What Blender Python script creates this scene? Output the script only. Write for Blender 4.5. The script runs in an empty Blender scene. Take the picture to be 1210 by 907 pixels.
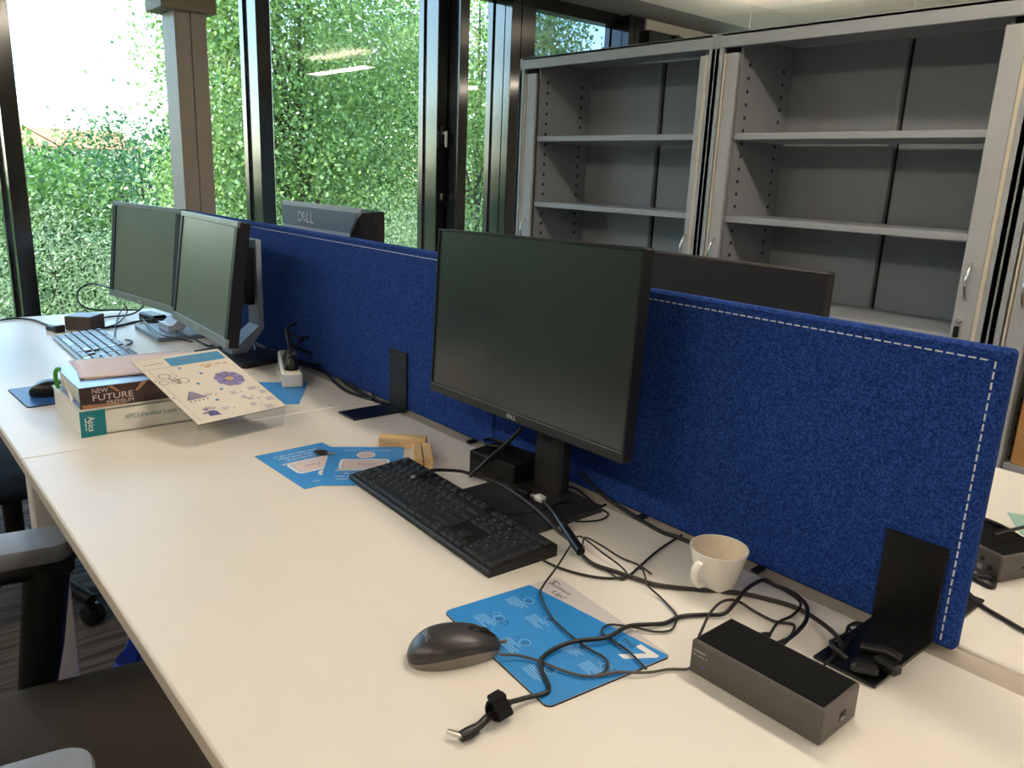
import bpy, bmesh, math, random
import numpy as np
from mathutils import Matrix, Vector, Euler

SC = bpy.context.scene
COL = SC.collection
R = math.radians
PI = math.pi

# ------------------------------------------------------------------ camera
cam_data = bpy.data.cameras.new('camera')
cam_data.sensor_width = 36.0
cam_data.lens = 36.0 * 936.95 / 1210.0
cam_data.clip_start = 0.02
cam_data.clip_end = 500
cam = bpy.data.objects.new('camera', cam_data)
cam.location = (1.661, -0.219, 1.292)
cam.rotation_euler = (1.31525, -0.04058, 0.87018)
COL.objects.link(cam)
SC.camera = cam

# ------------------------------------------------------------------ sky, sun, exposure
SC.view_settings.view_transform = 'Standard'
SC.view_settings.look = 'None'
SC.view_settings.gamma = 1.0
SC.view_settings.use_curve_mapping = False
SC.view_settings.exposure = 1.0

SUN_DIR = Vector((-0.16, -0.75, 1.0)).normalized()       # towards the sun
w = bpy.data.worlds.new('sky')
SC.world = w
w.use_nodes = True
nt = w.node_tree
bg = nt.nodes['Background']
sky = nt.nodes.new('ShaderNodeTexSky')
sky.sky_type = 'NISHITA'
sky.sun_disc = False
sky.sun_elevation = math.asin(SUN_DIR.z)
sky.sun_rotation = math.atan2(SUN_DIR.x, SUN_DIR.y)
sky.altitude = 50
sky.air_density = 1.0
sky.dust_density = 0.9
sky.ozone_density = 1.5
nt.links.new(sky.outputs['Color'], bg.inputs['Color'])
bg.inputs['Strength'].default_value = 0.72

sun_data = bpy.data.lights.new('sun', 'SUN')
sun_data.energy = 5.6
sun_data.angle = R(0.6)
sun_data.color = (1.0, 0.95, 0.86)
sun = bpy.data.objects.new('sun', sun_data)
sun.rotation_euler = SUN_DIR.to_track_quat('Z', 'Y').to_euler()
COL.objects.link(sun)
LAMP_STRENGTH = 14.0
LAMP_COLOR = (1.0, 0.87, 0.70)

# ------------------------------------------------------------------ materials
def lin(c):
    return tuple(((v / 255.0) / 12.92 if v / 255.0 <= 0.04045 else ((v / 255.0 + 0.055) / 1.055) ** 2.4) for v in c[:3]) + (1.0,)

def mat(name, col, rough=0.5, metal=0.0, var=0.06, scale=40.0, spec=0.5, bump=0.0, bscale=200.0, stretch=None,
        trans=0.0, emit=None, coat=0.0, alpha=1.0, ior=1.5):
    m = bpy.data.materials.new(name)
    m.use_nodes = True
    t = m.node_tree
    b = t.nodes['Principled BSDF']
    b.inputs['Roughness'].default_value = rough
    b.inputs['Metallic'].default_value = metal
    b.inputs['Specular IOR Level'].default_value = spec
    b.inputs['Coat Weight'].default_value = coat
    b.inputs['IOR'].default_value = ior
    b.inputs['Transmission Weight'].default_value = trans
    b.inputs['Alpha'].default_value = alpha
    tc = t.nodes.new('ShaderNodeTexCoord')
    mp = t.nodes.new('ShaderNodeMapping')
    t.links.new(tc.outputs['Object'], mp.inputs['Vector'])
    if stretch:
        mp.inputs['Scale'].default_value = stretch
    n = t.nodes.new('ShaderNodeTexNoise')
    n.inputs['Scale'].default_value = scale
    n.inputs['Detail'].default_value = 4.0
    t.links.new(mp.outputs['Vector'], n.inputs['Vector'])
    cr = t.nodes.new('ShaderNodeValToRGB')
    c = lin(col)
    lo = tuple(max(0, v * (1 - var)) for v in c[:3]) + (1,)
    hi = tuple(min(1, v * (1 + var)) for v in c[:3]) + (1,)
    cr.color_ramp.elements[0].position = 0.3
    cr.color_ramp.elements[1].position = 0.7
    cr.color_ramp.elements[0].color = lo
    cr.color_ramp.elements[1].color = hi
    t.links.new(n.outputs['Fac'], cr.inputs['Fac'])
    t.links.new(cr.outputs['Color'], b.inputs['Base Color'])
    if bump > 0:
        n2 = t.nodes.new('ShaderNodeTexNoise')
        n2.inputs['Scale'].default_value = bscale
        n2.inputs['Detail'].default_value = 3.0
        t.links.new(mp.outputs['Vector'], n2.inputs['Vector'])
        bp = t.nodes.new('ShaderNodeBump')
        bp.inputs['Strength'].default_value = bump
        bp.inputs['Distance'].default_value = 0.002
        t.links.new(n2.outputs['Fac'], bp.inputs['Height'])
        t.links.new(bp.outputs['Normal'], b.inputs['Normal'])
    if emit:
        b.inputs['Emission Color'].default_value = tuple(emit[0]) + (1.0,)
        b.inputs['Emission Strength'].default_value = emit[1]
    return m

def glass_mat(name, tint=(0.95, 0.98, 0.97), gloss=1.0, ior=1.5):
    m = bpy.data.materials.new(name)
    m.use_nodes = True
    t = m.node_tree
    for n in list(t.nodes):
        t.nodes.remove(n)
    out = t.nodes.new('ShaderNodeOutputMaterial')
    tr = t.nodes.new('ShaderNodeBsdfTransparent')
    tr.inputs['Color'].default_value = tuple(tint) + (1,)
    gl = t.nodes.new('ShaderNodeBsdfGlossy')
    gl.inputs['Roughness'].default_value = 0.003
    gl.inputs['Color'].default_value = (gloss, gloss, gloss, 1)
    fr = t.nodes.new('ShaderNodeFresnel')
    fr.inputs['IOR'].default_value = ior
    mx = t.nodes.new('ShaderNodeMixShader')
    gm = t.nodes.new('ShaderNodeNewGeometry')        # the mirror film sits on the outward side of each face only
    iv = t.nodes.new('ShaderNodeMath')
    iv.operation = 'SUBTRACT'
    iv.inputs[0].default_value = 1.0
    ml = t.nodes.new('ShaderNodeMath')
    ml.operation = 'MULTIPLY'
    t.links.new(gm.outputs['Backfacing'], iv.inputs[1])
    t.links.new(fr.outputs['Fac'], ml.inputs[0])
    t.links.new(iv.outputs[0], ml.inputs[1])
    t.links.new(ml.outputs[0], mx.inputs['Fac'])
    t.links.new(tr.outputs['BSDF'], mx.inputs[1])
    t.links.new(gl.outputs['BSDF'], mx.inputs[2])
    t.links.new(mx.outputs['Shader'], out.inputs['Surface'])
    return m

def felt_mat(name):
    m = mat(name, (22, 52, 128), rough=0.95, var=0.0, spec=0.15, bump=0.55, bscale=420)
    t = m.node_tree
    cr = [n for n in t.nodes if n.type == 'VALTORGB'][0]
    n = [n for n in t.nodes if n.type == 'TEX_NOISE'][0]
    n.inputs['Scale'].default_value = 360
    n.inputs['Detail'].default_value = 6
    n.inputs['Roughness'].default_value = 0.7
    e = cr.color_ramp.elements
    e[0].position, e[1].position = 0.36, 0.66
    e[0].color = lin((18, 37, 90))
    e[1].color = lin((58, 97, 172))
    mid = cr.color_ramp.elements.new(0.5)
    mid.color = lin((34, 64, 138))
    return m

def leaf_mat(name, dark, light, trans=0.35):
    m = bpy.data.materials.new(name)
    m.use_nodes = True
    t = m.node_tree
    for n in list(t.nodes):
        t.nodes.remove(n)
    out = t.nodes.new('ShaderNodeOutputMaterial')
    g = t.nodes.new('ShaderNodeNewGeometry')
    cr = t.nodes.new('ShaderNodeValToRGB')
    cr.color_ramp.elements[0].color = lin(dark)
    cr.color_ramp.elements[1].color = lin(light)
    t.links.new(g.outputs['Random Per Island'], cr.inputs['Fac'])
    d = t.nodes.new('ShaderNodeBsdfDiffuse')
    tl = t.nodes.new('ShaderNodeBsdfTranslucent')
    gl = t.nodes.new('ShaderNodeBsdfGlossy')
    gl.inputs['Roughness'].default_value = 0.4
    mx = t.nodes.new('ShaderNodeMixShader')
    mx.inputs['Fac'].default_value = trans
    m2 = t.nodes.new('ShaderNodeMixShader')
    m2.inputs['Fac'].default_value = 0.05
    t.links.new(cr.outputs['Color'], d.inputs['Color'])
    t.links.new(cr.outputs['Color'], tl.inputs['Color'])
    t.links.new(d.outputs['BSDF'], mx.inputs[1])
    t.links.new(tl.outputs['BSDF'], mx.inputs[2])
    t.links.new(mx.outputs['Shader'], m2.inputs[1])
    t.links.new(gl.outputs['BSDF'], m2.inputs[2])
    t.links.new(m2.outputs['Shader'], out.inputs['Surface'])
    return m

def carpet_mat(name):
    m = mat(name, (96, 90, 86), rough=0.95, var=0.25, scale=300, spec=0.1, bump=0.4, bscale=500)
    t = m.node_tree
    b = t.nodes['Principled BSDF']
    cr = [n for n in t.nodes if n.type == 'VALTORGB'][0]
    tc = [n for n in t.nodes if n.type == 'TEX_COORD'][0]
    mp = t.nodes.new('ShaderNodeMapping')
    mp.inputs['Scale'].default_value = (55, 2.2, 1)
    t.links.new(tc.outputs['Object'], mp.inputs['Vector'])
    n = t.nodes.new('ShaderNodeTexNoise')
    n.inputs['Scale'].default_value = 1.0
    n.inputs['Detail'].default_value = 3.0
    t.links.new(mp.outputs['Vector'], n.inputs['Vector'])
    c2 = t.nodes.new('ShaderNodeValToRGB')
    c2.color_ramp.elements[0].position = 0.38
    c2.color_ramp.elements[1].position = 0.62
    c2.color_ramp.elements[0].color = (0.45, 0.45, 0.46, 1)
    c2.color_ramp.elements[1].color = (1.25, 1.2, 1.15, 1)
    t.links.new(n.outputs['Fac'], c2.inputs['Fac'])
    mx = t.nodes.new('ShaderNodeMix')
    mx.data_type = 'RGBA'
    mx.blend_type = 'MULTIPLY'
    mx.inputs['Factor'].default_value = 1.0
    t.links.new(cr.outputs['Color'], mx.inputs[6])
    t.links.new(c2.outputs['Color'], mx.inputs[7])
    t.links.new(mx.outputs[2], b.inputs['Base Color'])
    return m

def wood_mat(name, a=(240, 208, 160), b_=(222, 182, 128)):
    m = mat(name, a, rough=0.55, var=0.0, scale=1.0)
    t = m.node_tree
    mp = [n for n in t.nodes if n.type == 'MAPPING'][0]
    mp.inputs['Scale'].default_value = (18, 320, 320)
    cr = [n for n in t.nodes if n.type == 'VALTORGB'][0]
    cr.color_ramp.elements[0].color = lin(b_)
    cr.color_ramp.elements[1].color = lin(a)
    return m

def brick_mat(name):
    m = mat(name, (190, 110, 76), rough=0.9, var=0.2, scale=3)
    return m

M = {}
M['desk'] = mat('white_laminate', (232, 227, 219), rough=0.34, var=0.012, scale=6, spec=0.42)
M['desk_edge'] = mat('desk_edge_band', (196, 186, 172), rough=0.5, var=0.03)
M['rail'] = mat('cable_rail_paint', (176, 166, 154), rough=0.5, var=0.04)
M['leg'] = mat('desk_frame_paint', (214, 212, 208), rough=0.4, var=0.03)
M['felt'] = felt_mat('blue_felt')
M['thread'] = mat('white_thread', (225, 226, 235), rough=0.8)
M['black_metal'] = mat('black_powder_coat', (12, 12, 13), rough=0.32, var=0.1, spec=0.45)
M['black_plastic'] = mat('black_plastic', (16, 16, 17), rough=0.38, var=0.1)
M['monitor_black'] = mat('monitor_shell', (21, 21, 23), rough=0.42, var=0.08)
M['screen'] = mat('matt_screen', (30, 35, 36), rough=0.28, var=0.03, ior=1.75)
M['screen_old'] = mat('matt_screen_older', (84, 90, 80), rough=0.32, var=0.03, ior=2.5)
M['bezel_line'] = mat('bezel_lip', (120, 120, 120), rough=0.35, var=0.03)
M['bezel_silver'] = mat('silver_bezel', (142, 150, 152), rough=0.34, metal=0.35, var=0.04)
M['silver'] = mat('silver_plastic', (180, 190, 204), rough=0.36, metal=0.12, var=0.04)
M['silver_band'] = mat('silver_band_darker', (104, 118, 140), rough=0.4, metal=0.1, var=0.04)
M['logo'] = mat('logo_light', (222, 224, 228), rough=0.4)
M['logo_dim'] = mat('logo_dim', (150, 152, 156), rough=0.4)
M['monitor_back'] = mat('monitor_back_shell', (44, 41, 40), rough=0.45, var=0.06)
M['stand_grey'] = mat('stand_dark_grey', (42, 41, 42), rough=0.42, var=0.06)
M['shutter_edge'] = mat('shutter_edge_cream', (206, 196, 180), rough=0.45, var=0.02)
M['mouse_low'] = mat('mouse_lower_grey', (122, 116, 110), rough=0.5, var=0.04)
M['mouse_top'] = mat('mouse_shell', (56, 54, 54), rough=0.36, var=0.05)
M['key'] = mat('keycap_black', (38, 39, 43), rough=0.42, var=0.08, scale=90)
M['kb_body'] = mat('keyboard_shell', (17, 17, 18), rough=0.5, var=0.08, bump=0.1, bscale=600)
M['kb_body_far'] = mat('keyboard_shell_far', (84, 88, 94), rough=0.35, var=0.05)
M['key_far'] = mat('keycap_shiny', (40, 44, 52), rough=0.25, var=0.05, spec=0.9)
M['cable'] = mat('black_cable', (15, 14, 14), rough=0.42, var=0.1)
M['cable_brown'] = mat('dark_grey_cable', (46, 41, 39), rough=0.45, var=0.1)
M['cable_grey'] = mat('grey_cable', (84, 78, 74), rough=0.5, var=0.08)
M['velcro'] = mat('velcro', (9, 9, 9), rough=0.95, var=0.3, scale=900, bump=0.8, bscale=1500)
M['metal'] = mat('nickel_metal', (216, 212, 204), rough=0.34, metal=1.0, var=0.03)
M['white_plug'] = mat('white_plug', (226, 226, 228), rough=0.35)
M['dock'] = mat('dock_shell', (84, 78, 74), rough=0.42, var=0.04, scale=60)
M['dock_top'] = mat('dock_rubber_top', (13, 13, 14), rough=0.75, var=0.6, scale=420, spec=0.15, bump=0.3, bscale=900)
M['led'] = mat('small_led', (100, 90, 190), rough=0.4)
M['dark_slot'] = mat('dark_slot', (8, 8, 9), rough=0.6)
M['mug'] = mat('mug_glaze', (242, 238, 230), rough=0.22, var=0.015, coat=0.3)
M['coffee_stain'] = mat('coffee_stained_glaze', (236, 224, 204), rough=0.3, var=0.08, scale=45)
M['blue_print'] = mat('blue_print', (66, 150, 224), rough=0.42, var=0.02)
M['blue_mat'] = mat('blue_pad_print', (40, 138, 214), rough=0.45, var=0.03)
M['blue_far'] = mat('blue_pad_far', (52, 104, 178), rough=0.4, var=0.03)
M['rubber'] = mat('pad_rubber', (14, 15, 18), rough=0.8)
M['print_white'] = mat('print_white', (232, 232, 232), rough=0.5)
M['print_pale'] = mat('print_pale_blue', (150, 200, 236), rough=0.5)
M['print_black'] = mat('print_black', (14, 18, 26), rough=0.5)
M['print_navy'] = mat('print_navy', (16, 50, 92), rough=0.5)
M['pad_grey'] = mat('pad_grey_print', (204, 198, 200), rough=0.5, var=0.03)
M['paper'] = mat('paper_white', (232, 226, 214), rough=0.6, var=0.02)
M['paper_pink'] = mat('paper_pink', (222, 202, 200), rough=0.6, var=0.02)
M['ink_lilac'] = mat('ink_lilac', (146, 142, 190), rough=0.6, var=0.2, scale=60)
M['ink_purple'] = mat('ink_purple', (104, 100, 160), rough=0.6, var=0.2, scale=60)
M['ink_orange'] = mat('ink_orange', (228, 186, 130), rough=0.6, var=0.15, scale=60)
M['ink_blue'] = mat('ink_blue', (86, 156, 204), rough=0.6)
M['ink_grey'] = mat('ink_grey', (120, 116, 124), rough=0.6)
M['cover_white'] = mat('book_cover_white', (222, 222, 214), rough=0.4, var=0.02)
M['cover_teal'] = mat('book_cover_teal', (6, 122, 134), rough=0.4, var=0.03)
M['text_teal'] = mat('book_text_teal', (60, 130, 140), rough=0.5)
M['cover_dark'] = mat('book_cover_dark', (54, 36, 34), rough=0.3, var=0.55, scale=14)
M['cover_top'] = mat('book_cover_steel_blue', (112, 138, 184), rough=0.25, var=0.12, scale=10)
M['copper'] = mat('book_cover_copper', (176, 128, 96), rough=0.4, var=0.2, scale=40)
M['pages'] = mat('book_pages', (214, 218, 212), rough=0.7, var=0.1, scale=1.0, stretch=(3, 3, 900))
M['green_tab'] = mat('green_plastic', (70, 160, 40), rough=0.35)
M['acrylic'] = glass_mat('clear_acrylic', (0.93, 0.94, 0.94), 0.7, 1.4)
M['wood'] = wood_mat('pale_birch')
M['groove'] = mat('wood_groove', (128, 92, 54), rough=0.8)
M['strip'] = mat('power_strip_white', (232, 228, 220), rough=0.4)
M['cabinet'] = mat('cabinet_paint', (160, 164, 170), rough=0.4, var=0.02, scale=200, bump=0.05, bscale=900, metal=0.0)
M['cabinet_in'] = mat('cabinet_inside_paint', (148, 152, 158), rough=0.45, var=0.03, scale=9)
M['shutter'] = mat('shutter_plastic', (172, 174, 178), rough=0.45, var=0.03)
M['chrome'] = mat('satin_chrome', (214, 214, 214), rough=0.25, metal=0.8, var=0.03)
M['cardboard'] = mat('cardboard', (188, 140, 88), rough=0.8, var=0.06, scale=25)
M['cardboard_orange'] = mat('cardboard_orange', (205, 142, 66), rough=0.7, var=0.05)
M['mullion'] = mat('dark_anodised', (30, 28, 28), rough=0.13, var=0.06, ior=1.75)
M['glass'] = glass_mat('window_glass', (0.86, 0.92, 0.90), 1.0, 1.75)
M['glass_dark'] = glass_mat('tinted_window_glass', (0.42, 0.48, 0.54), 1.0, 1.9)
M['column'] = mat('column_paint', (172, 160, 148), rough=0.5, var=0.02)
M['column_cap'] = mat('column_cap_paint', (150, 134, 114), rough=0.6, var=0.03)
M['wall'] = mat('wall_paint', (206, 202, 194), rough=0.8, var=0.02)
M['ceiling'] = mat('ceiling_tile', (240, 237, 228), rough=0.9, var=0.03, scale=260, bump=0.2, bscale=400)
M['grid'] = mat('ceiling_grid', (150, 148, 142), rough=0.6)
M['carpet'] = carpet_mat('striped_carpet')
M['lamp'] = mat('lamp_diffuser', (240, 236, 228), rough=0.5, emit=(LAMP_COLOR, LAMP_STRENGTH))
M['lamp_body'] = mat('lamp_body', (200, 200, 200), rough=0.4)
M['chair_fabric'] = mat('chair_fabric', (100, 90, 82), rough=0.95, var=0.3, scale=500, bump=0.5, bscale=900)
M['chair_dark'] = mat('chair_sky_blue', (34, 50, 64), rough=0.8, var=0.2, scale=300)  # sky reflected on the seat, put into the colour as blue
M['chair_black'] = mat('chair_black_nylon', (14, 14, 15), rough=0.45, var=0.1)
M['arm_grey'] = mat('armrest_pad', (132, 136, 144), rough=0.45, var=0.05, scale=80)
M['bag'] = mat('blue_liner', (72, 108, 230), rough=0.3, var=0.25, scale=30, bump=0.6, bscale=60)
M['bin'] = mat('bin_grey', (60, 60, 64), rough=0.5)
M['teal_paper'] = mat('teal_paper', (150, 190, 178), rough=0.6)
M['grass'] = mat('grass', (112, 118, 92), rough=1.0, var=0.4, scale=2.0)
M['bark'] = mat('bark', (74, 66, 54), rough=0.95, var=0.3, scale=12)
M['leaf_poplar'] = leaf_mat('poplar_leaves', (84, 120, 56), (178, 202, 116), 0.44)
M['leaf_dark'] = leaf_mat('dark_leaves', (34, 76, 40), (88, 134, 72), 0.3)
M['leaf_mid'] = leaf_mat('mid_leaves', (52, 96, 42), (128, 166, 78), 0.35)
M['leaf_willow'] = leaf_mat('willow_leaves', (100, 126, 78), (174, 190, 142), 0.42)
M['roof'] = mat('roof_tiles_terracotta', (206, 132, 92), rough=0.9, var=0.15, scale=2)
M['bricks'] = brick_mat('far_brick')
M['far_wall'] = mat('far_wall', (214, 190, 168), rough=0.9)
M['far_window'] = mat('far_window_dark', (70, 70, 76), rough=0.3)

# ------------------------------------------------------------------ mesh helpers
class MB:
    """collects vertices and faces, built into ONE mesh object"""
    def __init__(s):
        s.v, s.f, s.m = [], [], []
    def add(s, vs, fs, mi=0, T=None):
        o = len(s.v)
        if T is not None:
            vs = [tuple(T @ Vector(p)) for p in vs]
        s.v += [tuple(p) for p in vs]
        s.f += [tuple(i + o for i in f) for f in fs]
        s.m += [mi] * len(fs)
        return s
    def box(s, c, d, mi=0, ch=0.0, T=None):
        x, y, z = c
        a, b, e = d[0] / 2, d[1] / 2, d[2] / 2
        if ch <= 0:
            vs = [(x + i * a, y + j * b, z + k * e) for i in (-1, 1) for j in (-1, 1) for k in (-1, 1)]
            fs = [(0, 1, 3, 2), (4, 6, 7, 5), (0, 4, 5, 1), (2, 3, 7, 6), (0, 2, 6, 4), (1, 5, 7, 3)]
            return s.add(vs, fs, mi, T)
        ch = min(ch, a * 0.95, b * 0.95, e * 0.95)
        vs, idx = [], {}
        for i in (-1, 1):
            for j in (-1, 1):
                for k in (-1, 1):
                    for ax, p in enumerate(((x + i * a, y + j * (b - ch), z + k * (e - ch)),
                                            (x + i * (a - ch), y + j * b, z + k * (e - ch)),
                                            (x + i * (a - ch), y + j * (b - ch), z + k * e))):
                        idx[(i, j, k, ax)] = len(vs)
                        vs.append(p)
        fs = []
        I = idx
        for sg in (-1, 1):
            q = [(-1, -1), (1, -1), (1, 1), (-1, 1)]
            f0 = [I[(sg, p, r, 0)] for p, r in q]
            f1 = [I[(p, sg, r, 1)] for p, r in q]
            f2 = [I[(p, r, sg, 2)] for p, r in q]
            fs += [f0 if sg > 0 else f0[::-1], f1[::-1] if sg > 0 else f1, f2 if sg > 0 else f2[::-1]]
        def quad(a_, b_, c_, d_, n):
            pa, pb, pc = (Vector(vs[t]) for t in (a_, b_, c_))
            nn = (pb - pa).cross(pc - pa)
            f = (a_, b_, c_, d_)
            fs.append(f if nn.dot(Vector(n)) > 0 else f[::-1])
        for i in (-1, 1):
            for j in (-1, 1):
                quad(I[(i, j, -1, 0)], I[(i, j, 1, 0)], I[(i, j, 1, 1)], I[(i, j, -1, 1)], (i, j, 0))
                quad(I[(i, -1, j, 0)], I[(i, 1, j, 0)], I[(i, 1, j, 2)], I[(i, -1, j, 2)], (i, 0, j))
                quad(I[(-1, i, j, 1)], I[(1, i, j, 1)], I[(1, i, j, 2)], I[(-1, i, j, 2)], (0, i, j))
                for k in (-1, 1):
                    t = (I[(i, j, k, 0)], I[(i, j, k, 1)], I[(i, j, k, 2)])
                    pa, pb, pc = (Vector(vs[q_]) for q_ in t)
                    nn = (pb - pa).cross(pc - pa)
                    fs.append(t if nn.dot(Vector((i, j, k))) > 0 else t[::-1])
        return s.add(vs, fs, mi, T)
    def prism(s, poly, z0, z1, mi=0, T=None, top=None, cap_mi=None):
        """polygon in xy (counter-clockwise) extruded in z; top = other polygon for the upper end"""
        n = len(poly)
        tp = top or poly
        vs = [(p[0], p[1], z0) for p in poly] + [(p[0], p[1], z1) for p in tp]
        s.add(vs, [(i, (i + 1) % n, n + (i + 1) % n, n + i) for i in range(n)], mi, T)
        s.add(vs, [tuple(range(n))[::-1]], mi, T)
        s.add(vs, [tuple(range(n, 2 * n))], mi if cap_mi is None else cap_mi, T)
        return s
    def tube(s, pts, r, n=8, mi=0, T=None, caps=True, radii=None):
        pts = [Vector(p) for p in pts]
        vs, fs = [], []
        prev = None
        for i, p in enumerate(pts):
            d = (pts[min(i + 1, len(pts) - 1)] - pts[max(i - 1, 0)])
            if d.length < 1e-9:
                d = Vector((0, 0, 1))
            d.normalize()
            if prev is None:
                u = d.orthogonal().normalized()
            else:
                u = prev - d * prev.dot(d)
                if u.length < 1e-6:
                    u = d.orthogonal()
                u.normalize()
            prev = u
            wv = d.cross(u)
            rr = radii[i] if radii else r
            for k in range(n):
                a = 2 * PI * k / n
                vs.append(p + (u * math.cos(a) + wv * math.sin(a)) * rr)
        for i in range(len(pts) - 1):
            for k in range(n):
                fs.append((i * n + k, i * n + (k + 1) % n, (i + 1) * n + (k + 1) % n, (i + 1) * n + k))
        if caps:
            fs.append(tuple(range(n))[::-1])
            fs.append(tuple((len(pts) - 1) * n + k for k in range(n)))
        return s.add(vs, fs, mi, T)
    def cable(s, pts, r, n=7, mi=0, sub=6, T=None):
        return s.tube(spline(pts, sub), r, n, mi, T)
    def lathe(s, prof, n=32, mi=0, T=None):
        vs, fs = [], []
        for r, z in prof:
            for k in range(n):
                a = 2 * PI * k / n
                vs.append((r * math.cos(a), r * math.sin(a), z))
        for i in range(len(prof) - 1):
            for k in range(n):
                fs.append((i * n + k, i * n + (k + 1) % n, (i + 1) * n + (k + 1) % n, (i + 1) * n + k))
        return s.add(vs, fs, mi, T)
    def disc(s, c, r, n=20, mi=0, T=None, r2=0.0, sy=1.0):
        vs, fs = [], []
        for k in range(n):
            a = 2 * PI * k / n
            vs.append((c[0] + r * math.cos(a), c[1] + r * sy * math.sin(a), c[2]))
        if r2 > 0:
            for k in range(n):
                a = 2 * PI * k / n
                vs.append((c[0] + r2 * math.cos(a), c[1] + r2 * sy * math.sin(a), c[2]))
            fs = [(k, (k + 1) % n, n + (k + 1) % n, n + k) for k in range(n)]
        else:
            fs = [tuple(range(n))]
        return s.add(vs, fs, mi, T)
    def rect(s, x0, y0, x1, y1, z, mi=0, T=None):
        return s.add([(x0, y0, z), (x1, y0, z), (x1, y1, z), (x0, y1, z)], [(0, 1, 2, 3)], mi, T)
    def text(s, txt, h, T, mi=0, align='c', width=None):
        """flat letters in the xy plane of T, cap height h"""
        vs, fs, (x0, x1) = glyphs(txt)
        k = h / 0.70
        kx = k if width is None else width / max(1e-6, (x1 - x0))
        off = {'c': -(x0 + x1) / 2, 'l': -x0, 'r': -x1}[align]
        return s.add([((p[0] + off) * kx, p[1] * k - (h / 2 if align == 'c' else 0), 0) for p in vs], fs, mi, T)
    def words(s, width, h, T, mi=0, align='c', seed=1):
        """a line of print too small to read: one thin bar per word"""
        rr = random.Random(seed)
        x = -width / 2 if align == 'c' else 0.0
        end = x + width
        while x < end - h * 0.8:
            wl = min(h * rr.uniform(1.6, 5.0), end - x)
            s.rect(x, -h * 0.32, x + wl, h * 0.32, 0.0, mi, T)
            x += wl + h * 0.7
        return s
    def build(s, name, mats, parent=None, smooth=None, loc=None, rot=None):
        me = bpy.data.meshes.new(name)
        me.from_pydata(s.v, [], s.f)
        for mm in (mats if isinstance(mats, (list, tuple)) else [mats]):
            me.materials.append(M[mm] if isinstance(mm, str) else mm)
        if any(s.m):
            me.polygons.foreach_set('material_index', s.m)
        if smooth:
            me.shade_smooth()
            me.set_sharp_from_angle(angle=R(smooth))
        me.update()
        o = bpy.data.objects.new(name, me)
        COL.objects.link(o)
        if parent is not None:
            o.parent = parent
        if loc is not None:
            o.location = loc
        if rot is not None:
            o.rotation_euler = rot
        return o

_G = {}
def glyphs(txt):
    if txt not in _G:
        cu = bpy.data.curves.new('lettering', 'FONT')
        cu.body = txt
        cu.size = 1.0
        cu.resolution_u = 2
        o = bpy.data.objects.new('lettering', cu)
        COL.objects.link(o)
        dg = bpy.context.evaluated_depsgraph_get()
        me = bpy.data.meshes.new_from_object(o.evaluated_get(dg))
        vs = [tuple(v.co) for v in me.vertices]
        fs = [tuple(p.vertices) for p in me.polygons]
        bpy.data.objects.remove(o)
        bpy.data.curves.remove(cu)
        bpy.data.meshes.remove(me)
        xs = [v[0] for v in vs] or [0, 1]
        _G[txt] = (vs, fs, (min(xs), max(xs)))
    return _G[txt]

def spline(pts, sub=6):
    P = [Vector(p) for p in pts]
    if len(P) < 3:
        return P
    out = []
    Q = [P[0] * 2 - P[1]] + P + [P[-1] * 2 - P[-2]]
    for i in range(1, len(Q) - 2):
        p0, p1, p2, p3 = Q[i - 1:i + 3]
        for k in range(sub):
            t = k / sub
            out.append(0.5 * ((2 * p1) + (p2 - p0) * t + (2 * p0 - 5 * p1 + 4 * p2 - p3) * t * t + (3 * p1 - p0 - 3 * p2 + p3) * t ** 3))
    out.append(P[-1])
    return out

def tag(o, label=None, cat=None, group=None, kind=None):
    if label: o['label'] = label
    if cat: o['category'] = cat
    if group: o['group'] = group
    if kind: o['kind'] = kind
    return o

def thing(name, label, cat, loc=(0, 0, 0), rz=0.0, group=None):
    o = bpy.data.objects.new(name, None)
    o.empty_display_size = 0.05
    COL.objects.link(o)
    o.location = loc
    o.rotation_euler = (0, 0, rz)
    return tag(o, label, cat, group)

def structure(o, label):
    o['kind'] = 'structure'
    o['label'] = label
    return o

def copy_tree(o, parent=None):
    c = o.copy()
    COL.objects.link(c)
    if parent is not None:
        c.parent = parent
    for ch in [x for x in bpy.data.objects if x.parent == o]:
        copy_tree(ch, c)
    return c

def TR(loc=(0, 0, 0), rx=0, ry=0, rz=0):
    return Matrix.Translation(loc) @ Euler((rx, ry, rz)).to_matrix().to_4x4()

def rounded_rect(w, h, r, n=5):
    out = []
    for cx, cy, a0 in ((w / 2 - r, -h / 2 + r, -90), (w / 2 - r, h / 2 - r, 0), (-w / 2 + r, h / 2 - r, 90), (-w / 2 + r, -h / 2 + r, 180)):
        for k in range(n + 1):
            a = R(a0 + 90 * k / n)
            out.append((cx + r * math.cos(a), cy + r * math.sin(a)))
    return out

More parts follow.
